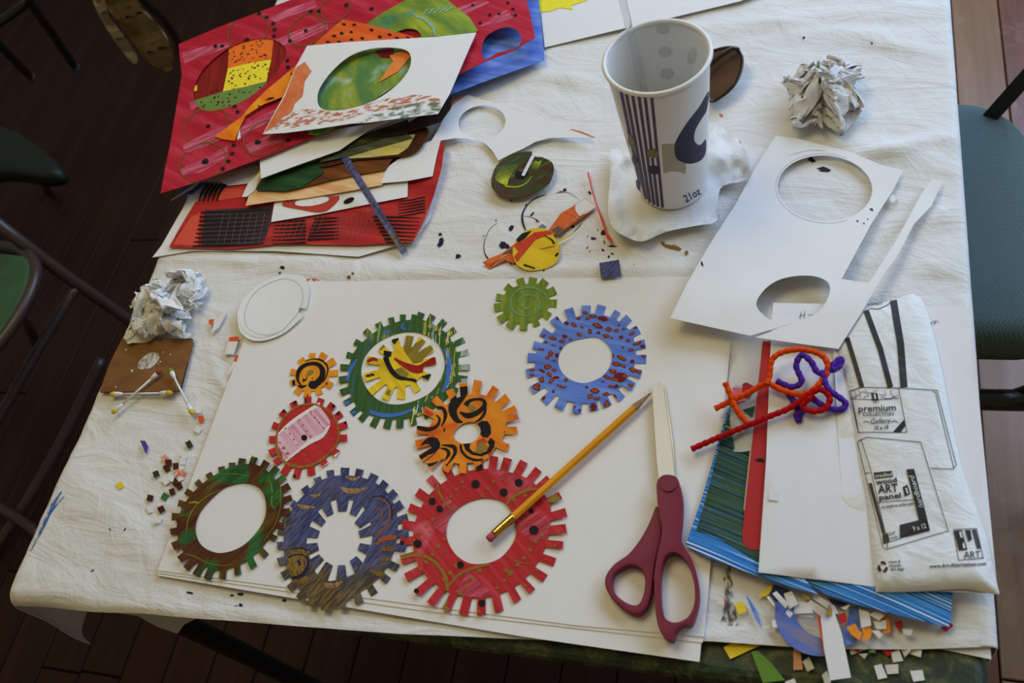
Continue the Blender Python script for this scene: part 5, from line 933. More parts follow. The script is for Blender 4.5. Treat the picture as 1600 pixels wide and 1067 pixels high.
marks('white_oval_paint', [ell(*ZP([(670, 818)])[0], 27, 7, -8, 20)], .0079, flat('white_paint', C(222, 215, 212), .5), bpy.data.objects['red_offcut']); marks('black_paint_oval', [ell(*ZP([(820, 815)])[0], 9, 4, -25, 20)], .0072, BLACK, w3)
CRM = paint('cream_orange_brushed', [(.3, C(214, 160, 105)), (.5, C(226, 190, 140)), (.7, C(208, 120, 50)), (.8, C(190, 150, 40))], 12, 9, 60)
stk('painted_sheet', ZP([(400, 836), (430, 740), (455, 690), (700, 640), (980, 670), (955, 752), (800, 780), (640, 806), (520, 818)]), .0095, CRM, 'cream and orange painted sheet in the middle of the paper stack', zf=lambda u, v: 0*u)
stk('white_sheet', ZP([(950, 745), (975, 680), (1100, 590), (1195, 560), (1175, 640), (1160, 716), (1060, 735)]), .0100, PAPER, 'white sheet corner at the right of the paper stack', 'paper', zf=lambda u, v: 0*u)
stk('white_sheet', ZP([(385, 800), (410, 745), (470, 690), (450, 735), (440, 772), (404, 800)]), .0105, PAPER2, 'narrow cream paper corner at the left of the paper stack', 'paper', zf=lambda u, v: 0*u)
stk('painted_sheet', ZP([(620, 765), (640, 700), (800, 650), (1000, 640), (970, 690), (880, 705), (760, 730)]), .0118, paint('amber_brown_brushed', [(.3, C(70, 34, 14)), (.6, C(120, 66, 24)), (.8, C(170, 110, 40))], 15, 10, 90), 'amber brown painted sheet in the middle of the paper stack', zf=lambda u, v: 0*u)
stk('painted_sheet', ZP([(440, 772), (465, 722), (700, 650), (720, 700), (625, 762), (560, 776)]), .0128, paint('bottle_green_brushed', [(.3, C(16, 36, 26)), (.6, C(36, 76, 40)), (.8, C(60, 96, 50))], 10, 10, 80), 'bottle green painted sheet in the middle of the paper stack', zf=lambda u, v: 0*u)
stk('painted_sheet', catmull(ZP([(700, 680), (850, 650), (1000, 640), (1090, 620), (1125, 580), (1140, 520), (1000, 520), (800, 600)]), 3), .0138, paint('dark_umber_brushed', [(.3, C(38, 18, 10)), (.6, C(78, 36, 14)), (.8, C(116, 62, 20))], 60, 14, 120), 'dark umber painted sheet with a rounded corner in the paper stack', zf=lambda u, v: 0*u)
for i, (q, m_, lb) in enumerate((([(800, 645), (830, 600), (1000, 560), (1090, 545), (1060, 600), (1020, 628), (900, 640)], paint('yellow_cream_brushed', [(.3, C(150, 140, 90)), (.5, C(200, 190, 120)), (.7, C(206, 186, 60))], 10, 8, 100), 'pale yellow brushed sheet edge in the paper stack'),
      ([(700, 660), (760, 612), (900, 570), (1040, 530), (1080, 560), (900, 610), (800, 640)], paint('slate_green_brushed', [(.3, C(40, 48, 52)), (.6, C(84, 92, 70)), (.8, C(150, 150, 90))], 12, 8, 120), 'slate green brushed sheet edge in the paper stack'),
      ([(640, 640), (740, 600), (900, 540), (1060, 485), (1065, 520), (960, 560), (780, 615)], paint('olive_dark_brushed', [(.3, C(22, 26, 18)), (.6, C(54, 60, 26)), (.8, C(110, 108, 34))], 12, 8, 120), 'dark olive sheet edge in the paper stack'),
      ([(900, 560), (1040, 510), (1160, 440), (1240, 390), (1235, 440), (1195, 495), (1120, 520), (1040, 545)], paint('ink_brown_brushed', [(.3, C(22, 20, 34)), (.6, C(52, 34, 22)), (.8, C(96, 74, 34))], 60, 20, 160), 'ink blue and brown brushed sheet corner in the paper stack'))):
    stk('painted_sheet', ZP(q), .0148+.0011*i, m_, lb, zf=lambda u, v: 0*u)
stk('white_sheet', ZP([(462, 726), (457, 640), (560, 560), (800, 520), (1005, 486), (900, 530), (780, 612), (620, 668)]), .0205, PAPER, 'white paper with a bare front corner, just under the big red sheet', 'paper', zf=lambda u, v: 0*u)
# cobalt and white sheets at the far edge
stk('white_sheet', [(838, -40), (1260, -40), (1156, 2), (1060, 25), (963, 47), (851, 74)], .0010, PAPER, 'white sheet with yellow paint at the far edge of the table', 'paper', zf=lambda u, v: 0*u, group=None)
marks('yellow_paint_patch', [ZQ([(498, -60), (720, -60), (705, 2), (640, 22), (650, 38), (600, 30), (560, 44), (520, 48), (505, 20)])], .0015, flat('lemon_paint', C(236, 216, 50), .6, .18, .1), bpy.data.objects['white_sheet.006'] if 'white_sheet.006' in bpy.data.objects else cloth)
bs = stk('blue_sheet', [(640, -40), (838, -40), (842, 0), (851, 94), (800, 112), (750, 130), (697, 150), (660, 120)], .0110, P_BLUE, 'blue painted sheet sticking out beyond the big red sheet', zf=lambda u, v: .004*np.sin(u*.02))
# striped sheet seen through the hole of the big red one
st = stk('painted_sheet', [(300, 78), (340, 62), (455, 48), (460, 160), (400, 186), (298, 184)], .0235, paint('dark_red_wood', [(.3, C(96, 18, 16)), (.6, C(140, 30, 22)), (.8, C(170, 50, 26))], 75, 8, 80), 'orange, yellow and green banded sheet seen through the red sheet\'s oval hole', zf=lambda u, v: 0*u)
for nm, q, col in (('orange_paint_band', [(332, 190), (335, 150), (515, 150), (505, 240), (410, 258), (328, 278)], C(226, 110, 36)), ('yellow_paint_band', [(328, 278), (410, 258), (505, 238), (485, 330), (400, 352), (308, 372)], C(232, 208, 52)), ('green_paint_band', [(185, 410), (308, 372), (400, 352), (485, 330), (480, 400), (400, 460), (220, 470)], C(104, 130, 62)), ('yellow_paint_fleck', [(188, 352), (203, 345), (202, 368), (190, 372)], C(232, 208, 52))):
    marks(nm, [ZP(q)], .0240, flat(nm, col, .6, .18, .12, 300), st, big=2)
r_ = random.Random(11); fl_ = []
for i in range(150):
    x, y = r_.uniform(215, 505), r_.uniform(165, 440)
    if x < 330 and y < 370-(x-200)*.1: continue
    fl_.append(ZP([(x, y)])[0]+(r_.uniform(1.0, 2.1), r_.uniform(.7, 1.3), r_.uniform(-60, 0)))
marks('dark_fleck', dots(fl_, jag=.25, n=10), .0243, flat('oxblood_fleck', C(62, 18, 12), .5), st)
RS = paint('crimson_brushed', [(.3, C(150, 16, 34)), (.5, C(172, 28, 48)), (.72, C(190, 60, 80))], 28, 7, 60)
rsz = lambda u, v: .004*np.clip((300-u)/45, 0, 1)**2+.002*np.sin(u*.012)*np.clip((u-300)/200, 0, 1)
RSO = [(251, 302), (258, 262), (266, 225), (276, 165), (284, 118), (279, 69), (340, 43), (453, 0), (520, -40), (834, -40), (823, 0), (830, 30), (836, 59), (800, 80), (758, 96), (713, 118), (650, 145), (600, 166), (537, 192), (480, 218), (422, 242), (345, 271), (300, 287)]
RH1 = catmull(ZP([(188, 370), (215, 300), (270, 240), (350, 185), (430, 160), (500, 158), (548, 180), (565, 215), (540, 270), (490, 335), (400, 405), (310, 440), (240, 450), (200, 425)]), 4); RH2 = catmull(ZQ([(285, 200), (300, 150), (345, 118), (400, 108), (435, 130), (442, 165), (420, 190), (350, 210), (300, 235)]), 4)
rs = stk('red_sheet', RSO, .0262, RS, 'big crimson painted sheet with black dots on top of the paper stack', zf=rsz, holes=[RH1, RH2], grid=18)
MR = lambda nm, polys, m_, dz=0, big=9: marks(nm, polys, .0266+dz, m_, rs, rsz, RSO, [RH1, RH2], big)
ROSE = film('rose_brush_panel', [(.3, C(186, 56, 84)), (.55, C(208, 100, 124)), (.75, C(232, 170, 180))], -28, 10, 260, .34, .58)
MR('rose_paint_panel', [ZP(q) for q in ([(495, 75), (560, 40), (680, 0), (690, 30), (600, 60), (520, 90)], [(515, 165), (620, 120), (730, 85), (735, 120), (640, 160), (560, 190)], [(140, 215), (230, 190), (340, 170), (330, 190), (200, 240), (150, 260)], [(145, 590), (260, 530), (350, 500), (360, 530), (250, 590), (150, 625)], [(370, 520), (470, 470), (560, 420), (560, 450), (470, 510), (380, 560)], [(130, 690), (240, 640), (330, 590), (325, 640), (220, 700), (140, 715)], [(400, 590), (520, 540), (600, 520), (560, 570), (420, 630)], [(170, 420), (200, 400), (210, 430), (180, 450)])]+[ZQ(q) for q in ([(185, 30), (290, 0), (320, 10), (220, 60)], [(275, 105), (330, 70), (385, 40), (410, 70), (320, 105)], [(300, -40), (420, -60), (430, -30), (330, -5)])], ROSE)
gr = lambda cx, cy, rx, ry, a: ribbon(np.vstack([ell(*ZP([(cx, cy)])[0], rx, ry, a, 36), ell(*ZP([(cx, cy)])[0], rx, ry, a, 36)[:1]]), 2.2, smooth=False)
OLG = flat('olive_gold_line', C(118, 72, 34), .5)
MR('gold_paint_ring', gr(225, 660, 38, 28, -25)+gr(240, 510, 36, 26, -25)+gr(410, 130, 34, 26, -35)+gr(650, 120, 32, 22, -35)+gr(480, 560, 36, 24, -30)+gr(760, 40, 28, 18, -30), OLG, .0001)
dt = [(455, 55), (485, 70), (405, 163, 10), (277, 187), (305, 187), (645, 125), (665, 47), (697, 45), (513, 95), (518, 120), (516, 146), (570, 245), (572, 272), (355, 430), (367, 455), (247, 512), (450, 578, 11), (235, 656, 13), (351, 590), (346, 624), (330, 655), (306, 686), (573, 570), (810, 20), (912, 35), (580, 165)]
MR('black_paint_dot', dots([ZP([g[:2]])[0]+((g[2] if len(g) > 2 else 8)/2.3, (g[2] if len(g) > 2 else 8)/2.9, -20) for g in dt]+[ZQ([p])[0]+(2.6, 2.2) for p in [(318, 58), (390, 10), (410, 35), (420, 60), (355, 55), (280, 90), (250, 20)]], jag=.15), BLACK, .0002)
r_ = random.Random(5)
MR('gold_paint_dash', dots([ZP([(x+r_.uniform(-3, 3), y)])[0]+(.9, .6) for x in (205, 275, 345, 430) for y in range(100, 700, 14) if y > 230-(x-130)*.2 or y < 160], n=10), OLG, .0001)
# pieces lying on the red sheet
oz = .0300
tl = stk('painted_offcut', ZP([(275, 555), (340, 505), (380, 478), (420, 430), (480, 370), (600, 270), (640, 220), (600, 330), (560, 390), (470, 425), (400, 470), (375, 520), (355, 572), (310, 566)]), oz-.001, paint('orange_yellow_brushed', [(.3, C(216, 90, 20)), (.6, C(230, 140, 30)), (.8, C(240, 190, 50))], 40, 8, 40), 'orange and yellow pointed offcut lying on the big red sheet', zf=lambda u, v: .0015*np.sin(u*.05))
marks('black_fleck', dots([ZP([(500, 400)])[0]+(7, 1.4, -15), ZP([(455, 430)])[0]+(2, 1.2), ZP([(585, 300)])[0]+(1.5,)], jag=.3), oz-.0004, BLACK, tl, lambda u, v: .0015*np.sin(u*.05))
stk('painted_offcut', ZP([(640, 215), (700, 160), (795, 78), (880, 95), (1000, 125), (1115, 160), (1000, 200), (800, 210)]), oz, paint('orange_red_brushed', [(.3, C(200, 66, 20)), (.7, C(224, 110, 40))], 20, 8, 60), 'orange spotted paper behind the white sheet with the oval hole', zf=lambda u, v: 0*u)
marks('black_paint_dot', dots([ZP([(x, y)])[0]+(3.2, 2, 10) for x, y in [(800, 98), (842, 100), (830, 130), (790, 135), (760, 145), (875, 155), (912, 122), (945, 150), (985, 140), (1015, 155), (1060, 152), (735, 170), (830, 160), (780, 170), (895, 170)]], jag=.3, n=12), oz+.0005, BLACK, bpy.data.objects['painted_offcut.001'])
GP = paint('lime_turquoise_brushed', [(.3, C(62, 104, 58)), (.5, C(120, 142, 44)), (.7, C(176, 180, 60)), (.85, C(140, 180, 150))], 40, 9, 40, over=([(.3, C(60, 110, 70)), (.7, C(120, 160, 110))], 16, .52, .6))
g1o = ZP([(890, 98), (960, 50), (1050, 0), (1100, -40), (1160, -60), (1220, 0), (1310, 70), (1345, 125), (1300, 140), (1115, 160)])
g1h = catmull(ZP([(1010, 135), (1050, 118), (1090, 120), (1112, 140), (1108, 152), (1040, 150)]), 3)
g1 = stk('painted_sheet', g1o, oz+.0012, GP, 'lime green painted sheet at the far end of the paper stack', zf=lambda u, v: .003*np.sin(u*.03), holes=[g1h])
TQ = flat('turquoise_line', C(130, 176, 150), .5)
marks('turquoise_arc', sum([ribbon(ZP([(1090-40*i*.3, 70-15*i), (1130, 75+8*i), (1165-5*i, 110+4*i), (1170, 145)]), 2.4) for i in range(2)], [])+sum([ribbon(ZP([(1120+i*22, 60-i*3), (1140+i*26, 35-i*2)]), 2, 2, False) for i in range(5)], []), oz+.0018, TQ, g1, lambda u, v: .003*np.sin(u*.03))
GP2 = paint('green_teal_washed', [(.25, C(56, 96, 84)), (.45, C(84, 124, 60)), (.6, C(140, 150, 50)), (.8, C(170, 186, 160))], 60, 10, 30, over=([(.3, C(80, 124, 90)), (.7, C(178, 196, 176))], 20, .52, .62))
u1 = stk('painted_sheet', ZP([(655, 545), (700, 180), (1090, 170), (1085, 300), (900, 420), (760, 520), (690, 550)]), oz+.0008, GP2, 'green washed sheet seen through the oval hole of the white sheet', zf=lambda u, v: 0*u)
marks('dark_red_paint', [ZP([(925, 205), (1000, 190), (1005, 235), (950, 235)]), ZP([(790, 510), (960, 395), (1060, 320), (1072, 345), (960, 430), (830, 500)])], oz+.0013, flat('maroon_paint', C(110, 22, 36), .5), u1)
stk('painted_offcut', ZP([(940, 335), (1000, 250), (985, 225), (1060, 200), (1075, 225), (1020, 290)]), oz+.0020, flat('peach_orange_card', C(222, 130, 60), .6, .18, .15), 'peach orange sliver seen through the oval hole of the white sheet', zf=lambda u, v: 0*u)
wo = ZP([(470, 545), (500, 490), (560, 380), (605, 270), (650, 186), (800, 172), (1000, 160), (1180, 150), (1338, 132), (1290, 240), (1230, 380), (1182, 462), (1050, 478), (900, 498), (830, 502), (700, 522), (560, 540)])
woz = lambda u, v: .004+.003*np.sin((u-420)*.011)
wh = catmull(ZP([(692, 410), (700, 360), (750, 290), (820, 230), (900, 200), (990, 193), (1055, 205), (1073, 240), (1060, 290), (1010, 350), (930, 405), (840, 438), (760, 450), (710, 442)]), 4)
ws = stk('white_sheet', wo, oz+.0022, PAPER, 'white sheet with an oval hole and orange paint edges, topmost of the stack', 'paper', zf=woz, holes=[wh], th=.0005)
r_ = random.Random(2)
oe = ZP([(475, 540), (520, 460), (560, 390), (605, 275), (640, 250), (668, 290), (640, 330), (632, 390), (600, 420), (590, 450), (545, 480), (520, 510)])
marks('orange_paint_edge', [np.array(oe)], oz+.0027, film('burnt_orange_wash', [(.3, C(196, 92, 44)), (.7, C(214, 130, 84))], 50, 30, 60, .26, .42), ws, woz, wo)
marks('orange_drybrush', [ZP([(500, 532), (545, 470), (640, 440), (760, 455), (900, 415), (1050, 385), (1150, 385), (1190, 400), (1195, 440), (1120, 420), (1000, 440), (900, 455), (800, 490), (640, 512)])], oz+.0028, film('rust_drybrush', [(.3, C(186, 96, 58)), (.7, C(206, 128, 92))], -9, 40, 330, .50, .58), ws, woz, wo, [wh])
marks('green_drybrush', [ZP([(840, 498), (930, 455), (1060, 425), (1205, 405), (1190, 455), (1050, 476), (900, 497)])], oz+.0030, film('green_drybrush', [(.3, C(70, 104, 72)), (.7, C(120, 146, 118))], -9, 40, 330, .50, .58), ws, woz, wo, [wh])
stk('paper_offcut', ZP([(365, 568), (375, 525), (380, 560)]), oz+.001, PAPER, 'tiny white paper corner beside the orange pointed offcut', 'paper', grid=None)
tag(sheet('indigo_strip', ZP([(790, 648), (815, 632), (1056, 1018), (1034, 1034)]), z=.030, zf=lambda u, v: -.027*np.clip((v-247)/143, 0, 1), th=.0005, mat=P_STARRY, grid=16), 'narrow indigo paper strip leaning against the paper stack', 'paper strip')
box('stack_filler_tmp', 0, .001, 0, .001, .0, .001, PAPER) if False else None

# ------------------------------------------------------------------ clippings
PAL = {'white': (WHITE, 'white'), 'brown': (flat('clip_brown', C(66, 34, 20), .6, .18, .3, 500), 'brown'), 'dkgreen': (flat('clip_dark_green', C(44, 56, 28), .6, .18, .3, 500), 'dark green'), 'green': (flat('clip_green', C(48, 108, 56), .5), 'green'), 'leaf': (flat('clip_leaf_green', C(92, 130, 44), .5), 'leaf green'), 'yellow': (flat('clip_yellow', C(225, 195, 45), .5), 'yellow'), 'orange': (flat('clip_orange', C(225, 140, 40), .5), 'orange'), 'redorange': (flat('clip_red_orange', C(214, 84, 40), .5), 'red-orange'), 'speck': (None, 'red-speckled'), 'red': (flat('clip_red', C(170, 34, 36), .5), 'red'), 'blue': (P_BLUE, 'blue'), 'navy': (flat('clip_navy', C(36, 44, 92), .6, .18, .3), 'dark blue'), 'purple': (flat('clip_purple', C(76, 64, 140), .5), 'purple'), 'peach': (flat('clip_peach', C(220, 160, 120), .5), 'peach'), 'ochre': (flat('clip_ochre', C(160, 124, 50), .6, .18, .3), 'ochre')}
t_ = NT('red_specks_on_white', .6, .3); vv_ = t_.noise(t_.mapping(0), 900, 3, .6); t_.color(t_.ramp(vv_, [(.46, (.78, .72, .66, 1)), (.52, C(205, 80, 40))])); PAL['speck'] = (t_.m, 'red-speckled')
def clip_(q, c, z, label, group, curl=0.0):
    o = sheet('paper_clipping', q, z=z, th=.00035, mat=PAL[c][0], zf=(lambda u, v: curl*((u-q[0][0])/8.)**2) if curl else None, smooth=bool(curl))
    return tag(o, label, 'paper clipping', group)
def sq(cx, cy, w, h, a):
    a = math.radians(a); ca_, sa_ = math.cos(a), math.sin(a); return [(cx+x*ca_-y*sa_, cy+x*sa_+y*ca_) for x, y in ((-w, -h), (w, -h), (w, h), (-w, h))]
LM2 = [((606, 1003), 'the green square'), ((571, 909), 'the lone dark green clipping'), ((709, 786), 'the dark green clipping by the board'), ((608, 844), 'the topmost red-speckled square'), ((757, 679), 'the red-orange clipping'), ((670, 903), 'the overlapping red-speckled pair'), ((637, 983), 'the brown square beside the green one'), ((545, 1009), 'the brown square furthest left')]
rc_ = random.Random(8); gl = 'paper clippings on the cloth left of the gears'
for (x, y, c) in [(708, 785, 'dkgreen'), (607, 843, 'speck'), (622, 862, 'brown'), (614, 884, 'brown'), (652, 875, 'brown'), (570, 908, 'dkgreen'), (687, 830, 'white'), (680, 855, 'white'), (672, 880, 'white'), (660, 902, 'speck'), (682, 906, 'speck'), (610, 936, 'white'), (633, 925, 'white'), (672, 922, 'white'), (648, 942, 'brown'), (666, 957, 'brown'), (637, 982, 'brown'), (606, 1002, 'green'), (545, 1008, 'brown'), (545, 1055, 'white'), (592, 1055, 'brown'), (590, 1040, 'white'), (420, 955, 'yellow'), (757, 678, 'redorange'), (745, 722, 'white'), (746, 641, 'white')]:
    p = ZL([(x, y)])[0]; q = sq(p[0], p[1], rc_.uniform(4.2, 5.2), rc_.uniform(4.6, 5.6), rc_.uniform(-40, 40)); zc = float(clz(p[0], p[1])[0])
    spec = {'yellow': 'yellow paper clipping alone on the cloth near the table corner', 'redorange': 'red-orange paper clipping by the lower end of a cotton swab', 'green': 'green paper square among the brown clippings on the left'}.get(c, 'small %s paper square on the cloth left of the brown-green gear' % PAL[c][1])
    if (x, y) == (708, 785): spec = 'dark green paper clipping just left of the board edge, above the others'
    if (x, y) == (570, 908): spec = 'dark green paper clipping left of the brown ones on the cloth'
    if spec.startswith('small '):
        nb = sorted((math.hypot(x-a_[0], y-a_[1]), n_, a_) for a_, n_ in LM2)[0]; dx, dy = x-nb[2][0], y-nb[2][1]
        spec = '%s paper square %s %s' % (PAL[c][1], ('right of' if dx > 0 else 'left of') if abs(dx) > abs(dy) else ('just nearer than' if dy > 0 else 'just beyond'), nb[1])
    clip_(q, c, max(zc, -.003)+.0012+rc_.uniform(0, .0012), spec, gl)
p = ZL([(246*2.667-80, 0)]); 
clip_([(241, 808), (252, 806), (251, 816), (240, 818)], 'white', .0005, 'small white paper square on the cloth left of the brown-green gear', gl)
clip_(ZL([(503, 768), (525, 770), (537, 795), (528, 825)]), 'purple', .0006, 'pointed purple paper shard on the cloth, left of the clippings', gl)
for q, c, lb in (([(872, 356), (912, 355), (893, 410), (855, 408)], 'white', 'white paper tab at the board edge, joined to an orange end'), ([(875, 338), (915, 336), (908, 354), (873, 356)], 'redorange', 'orange paper end at the board edge below the oval card'), ([(903, 412), (914, 415), (905, 440), (893, 438)], 'redorange', 'narrow orange paper end overlapping the board edge'), ([(893, 440), (905, 440), (875, 492), (862, 490)], 'white', 'narrow white paper sliver overlapping the board edge'), ([(790, 265), (812, 262), (805, 285), (790, 285)], 'redorange', 'orange paper fleck on the cloth between the rag and oval card'), ([(800, 320), (815, 270), (862, 222), (858, 245), (830, 300)], 'white', 'thin white paper sliver on the cloth beside the rag')):
    clip_(ZL(q), c, .0026 if lb.endswith('edge') else .0010, lb, gl)
gr_ = 'paper clippings heaped at the near right corner'
LMK = [((720, 480), 'the long white strip'), ((850, 420), 'the two orange clippings'), ((450, 440), 'the curved blue ring offcut'), ((1010, 515), 'the large red clipping'), ((220, 290), 'the blue sliver'), ((310, 620), 'the leaf green shard'), ((485, 570), 'the peach strip'), ((1010, 365), 'the amber clipping'), ((390, 160), 'the dark blue clipping'), ((140, 270), 'the yellow square'), ((1080, 365), 'the faded red clipping')]
def heap_label(q):
    m = np.mean(q, 0); d = sorted((math.hypot(m[0]-a[0], m[1]-a[1]), n_, a) for a, n_ in LMK)[0]; dx, dy = m[0]-d[2][0], m[1]-d[2][1]
    side = ('right of' if dx > 0 else 'left of') if abs(dx) > abs(dy) else ('just nearer than' if dy > 0 else 'just beyond')
    return 'small white paper clipping %s %s%s' % (side, d[1], ', on bare green table' if m[1] > 450 else ' in the heap')
WH = [[(330, 180), (355, 165), (425, 240), (410, 270)], [(398, 180), (445, 165), (485, 240), (430, 275)], [(460, 260), (490, 225), (545, 235), (575, 295), (460, 300)], [(530, 245), (560, 218), (650, 275), (628, 322)], [(565, 205), (585, 185), (675, 235), (655, 268)], [(398, 290), (420, 268), (455, 300), (435, 325)], [(295, 200), (312, 195), (345, 250), (338, 255)], [(735, 430), (798, 455), (785, 508), (705, 490)], [(845, 270), (905, 290), (920, 370), (860, 385)], [(905, 305), (960, 280), (1000, 310), (965, 340)], [(930, 345), (1010, 340), (1008, 390), (950, 392)], [(920, 400), (965, 400), (990, 425), (970, 450)], [(845, 475), (890, 470), (915, 505), (850, 525)], [(1090, 500), (1130, 470), (1155, 520), (1120, 560)], [(1150, 490), (1185, 480), (1220, 520), (1215, 560), (1150, 540)], [(1035, 530), (1085, 515), (1110, 580), (1050, 590)], [(935, 610), (980, 598), (1015, 680), (960, 692)], [(1000, 605), (1080, 600), (1082, 655), (1015, 660)], [(1150, 640), (1225, 635), (1238, 695), (1170, 705)], [(510, 585), (550, 555), (580, 625), (540, 645)], [(625, 665), (655, 640), (680, 710), (645, 725)], [(405, 705), (460, 685), (480, 725), (420, 740)], [(845, 540), (900, 535), (880, 570)], [(0, 215), (40, 208), (45, 245), (0, 248)], [(270, 370), (312, 368), (308, 390), (268, 388)], [(328, 340), (355, 335), (368, 380), (335, 385)], [(675, 240), (700, 250), (725, 300), (690, 300)], [(735, 265), (795, 245), (770, 280)], [(1105, 390), (1170, 395), (1150, 430), (1110, 420)], [(790, 520), (830, 490), (850, 530), (800, 545)], [(402, 445), (415, 448), (412, 468), (404, 466)], [(480, 310), (575, 312), (572, 322), (500, 318)]]
for i, q in enumerate(WH):
    onT = np.mean([p_[1] for p_ in q]) > 450
    clip_(ZS(q), 'white', (-.0078 if onT else .0012)+rc_.uniform(.0008, .006 if not onT else .002), heap_label(q), gr_, .0004*rc_.choice((0, 1, 2)))
for q, c, z, lb in (([(103, 240), (160, 228), (178, 285), (132, 307)], 'yellow', .001, 'yellow paper square on the cloth left of the blue sliver'), ([(240, 200), (320, 130), (330, 160), (295, 195)], 'yellow', .001, 'yellow pointed clipping peeking from under the blue sheet'), ([(40, 500), (90, 472), (150, 485), (288, 475), (80, 570)], 'yellow', -.0062, 'long yellow paper shard on the green table edge'), ([(505, 180), (550, 190), (555, 215), (520, 215)], 'ochre', .004, 'ochre paper bit under the blue sheet edge'), ([(985, 310), (1025, 305), (1035, 410), (990, 420)], 'orange', .0025, 'upright amber clipping right of the two orange pieces'),
    ([(205, 525), (245, 520), (330, 600), (405, 695), (275, 712)], 'leaf', -.0058, 'long leaf green paper shard on the green table edge'), ([(900, 530), (940, 480), (945, 535)], 'leaf', -.004, 'small leaf green triangle below the orange pieces'), ([(170, 185), (200, 220), (245, 300), (265, 385), (225, 320)], 'blue', .0010, 'curved blue paper sliver on the cloth by the yellow square'),
    ([(595, 310), (625, 300), (660, 450), (640, 550)], 'redorange', .0052, 'red-orange paper strip along the long white strip'), ([(615, 300), (690, 262), (745, 420), (800, 680), (675, 697), (640, 520)], 'white', .0062, 'long white paper strip reaching over the table edge'),
    ([(315, 185), (340, 125), (450, 165), (440, 190), (350, 230)], 'navy', .0016, 'dark blue clipping at the far left of the heap'), ([(660, 205), (780, 240), (735, 260), (690, 245)], 'navy', .002, 'dark blue sliver under the blue streaked sheet'), ([(790, 270), (840, 250), (865, 380), (830, 470), (770, 490), (740, 390), (775, 380)], 'blue', .0018, 'blue rust-spotted piece right of the long white strip'),
    ([(772, 380), (825, 358), (845, 400), (868, 410), (850, 460), (800, 425)], 'orange', .0046, 'orange clipping, left of the two in the heap'), ([(860, 375), (900, 365), (925, 400), (915, 440), (880, 470), (862, 455), (875, 420)], 'orange', .0052, 'orange clipping, right of the two in the heap'), ([(722, 305), (765, 292), (778, 345), (735, 362)], 'red', .0066, 'red clipping at the top of the long white strip'), ([(960, 500), (990, 475), (1055, 490), (1045, 525), (1020, 555)], 'red', -.0055, 'large red clipping on the green table edge'), ([(1330, 385), (1385, 350), (1410, 370), (1365, 410)], 'red', .0010, 'red clipping at the corner of the blue streaked sheet'), ([(1055, 350), (1100, 340), (1110, 380), (1080, 400)], 'red', .0012, 'faded red clipping below the blue streaked sheet'), ([(815, 500), (840, 480), (850, 525), (835, 540)], 'red', -.005, 'narrow red clipping at the cloth hem'),
    ([(455, 510), (495, 505), (513, 632), (457, 635)], 'peach', -.0055, 'peach paper strip on the green table edge'), ([(650, 280), (690, 265), (685, 310), (655, 310)], 'ochre', .0075, 'ochre speckled clipping beside the long white strip'), ([(30, 210), (42, 205), (55, 240), (44, 245)], 'redorange', .0016, 'tiny orange clipping end at the left of the yellow square')):
    clip_(ZS(q), c, z, lb, gr_)
arc = catmull(ZS([(350, 235), (348, 330), (380, 420), (440, 490), (520, 535), (600, 552)]), 4, False).tolist()+ZS([(640, 552), (638, 450)])+catmull(ZS([(600, 440), (540, 410), (490, 360), (460, 300), (450, 240), (400, 210)]), 4, False).tolist()
o = tag(sheet('ring_offcut', arc, z=.0032, th=.0004, mat=paint('blue_gold_brushed', [(.3, C(64, 84, 160)), (.55, C(94, 112, 180)), (.72, C(150, 130, 96))], 20, 10, 60), grid=12), 'curved blue and gold ring offcut in the clippings heap', 'paper offcut', gr_)
second = sheet('hem_layer', [(1421, 1003), (1480, 1004), (1547, 1006), (1549, 1030), (1490, 1018)], z=-.0065, th=.0008, mat=CLOTH, parent=cloth)

# ------------------------------------------------------------------ chairs and the far-left background
BRT = flat('brown_enamel_tube', C(62, 50, 46), .35, .5, .15); GRNP = paint('worn_green_vinyl', [(.3, C(46, 74, 50)), (.7, C(66, 96, 66))], 0, 10, 10, rough=.5)
def pw(lst): return np.array([W(u, v, z) for u, v, z in lst])
def tb(name, pts, r, mat, parent, seg=12, sm=6): 
    v, f = tube(catmull(np.array(pts), sm, False) if len(pts) > 2 else np.array(pts), r, seg); return mk(name, v, f, mat, parent, smooth=True)
def rrect(x0, x1, y0, y1, r, z, n=6):
    out = []
    for cx_, cy_, a0 in ((x1-r, y1-r, 0), (x0+r, y1-r, 90), (x0+r, y0+r, 180), (x1-r, y0+r, 270)):
        for a in np.linspace(a0, a0+90, n): out.append((cx_+r*math.cos(math.radians(a)), cy_+r*math.sin(math.radians(a)), z))
    return np.array(out)
def pad(name, loop, th, mat, parent, dome=.012):
    """upholstered seat: rounded plan, softly domed top, rolled edge"""
    c = loop.mean(0); rings = [(1.0, -th), (1.015, -th*.55), (1.0, -th*.15), (.965, dome*.25), (.88, dome*.6), (.65, dome*.9), (.35, dome), (.05, dome)]
    V = np.vstack([c+(loop-c)*[s, s, 0]+[0, 0, z] for s, z in rings]); n = len(loop)
    F = [(i*n+j, i*n+(j+1) % n, (i+1)*n+(j+1) % n, (i+1)*n+j) for i in range(len(rings)-1) for j in range(n)]+[tuple(range(n))[::-1], tuple((len(rings)-1)*n+j for j in range(n))]
    return mk(name, V, F, mat, parent, smooth=True)
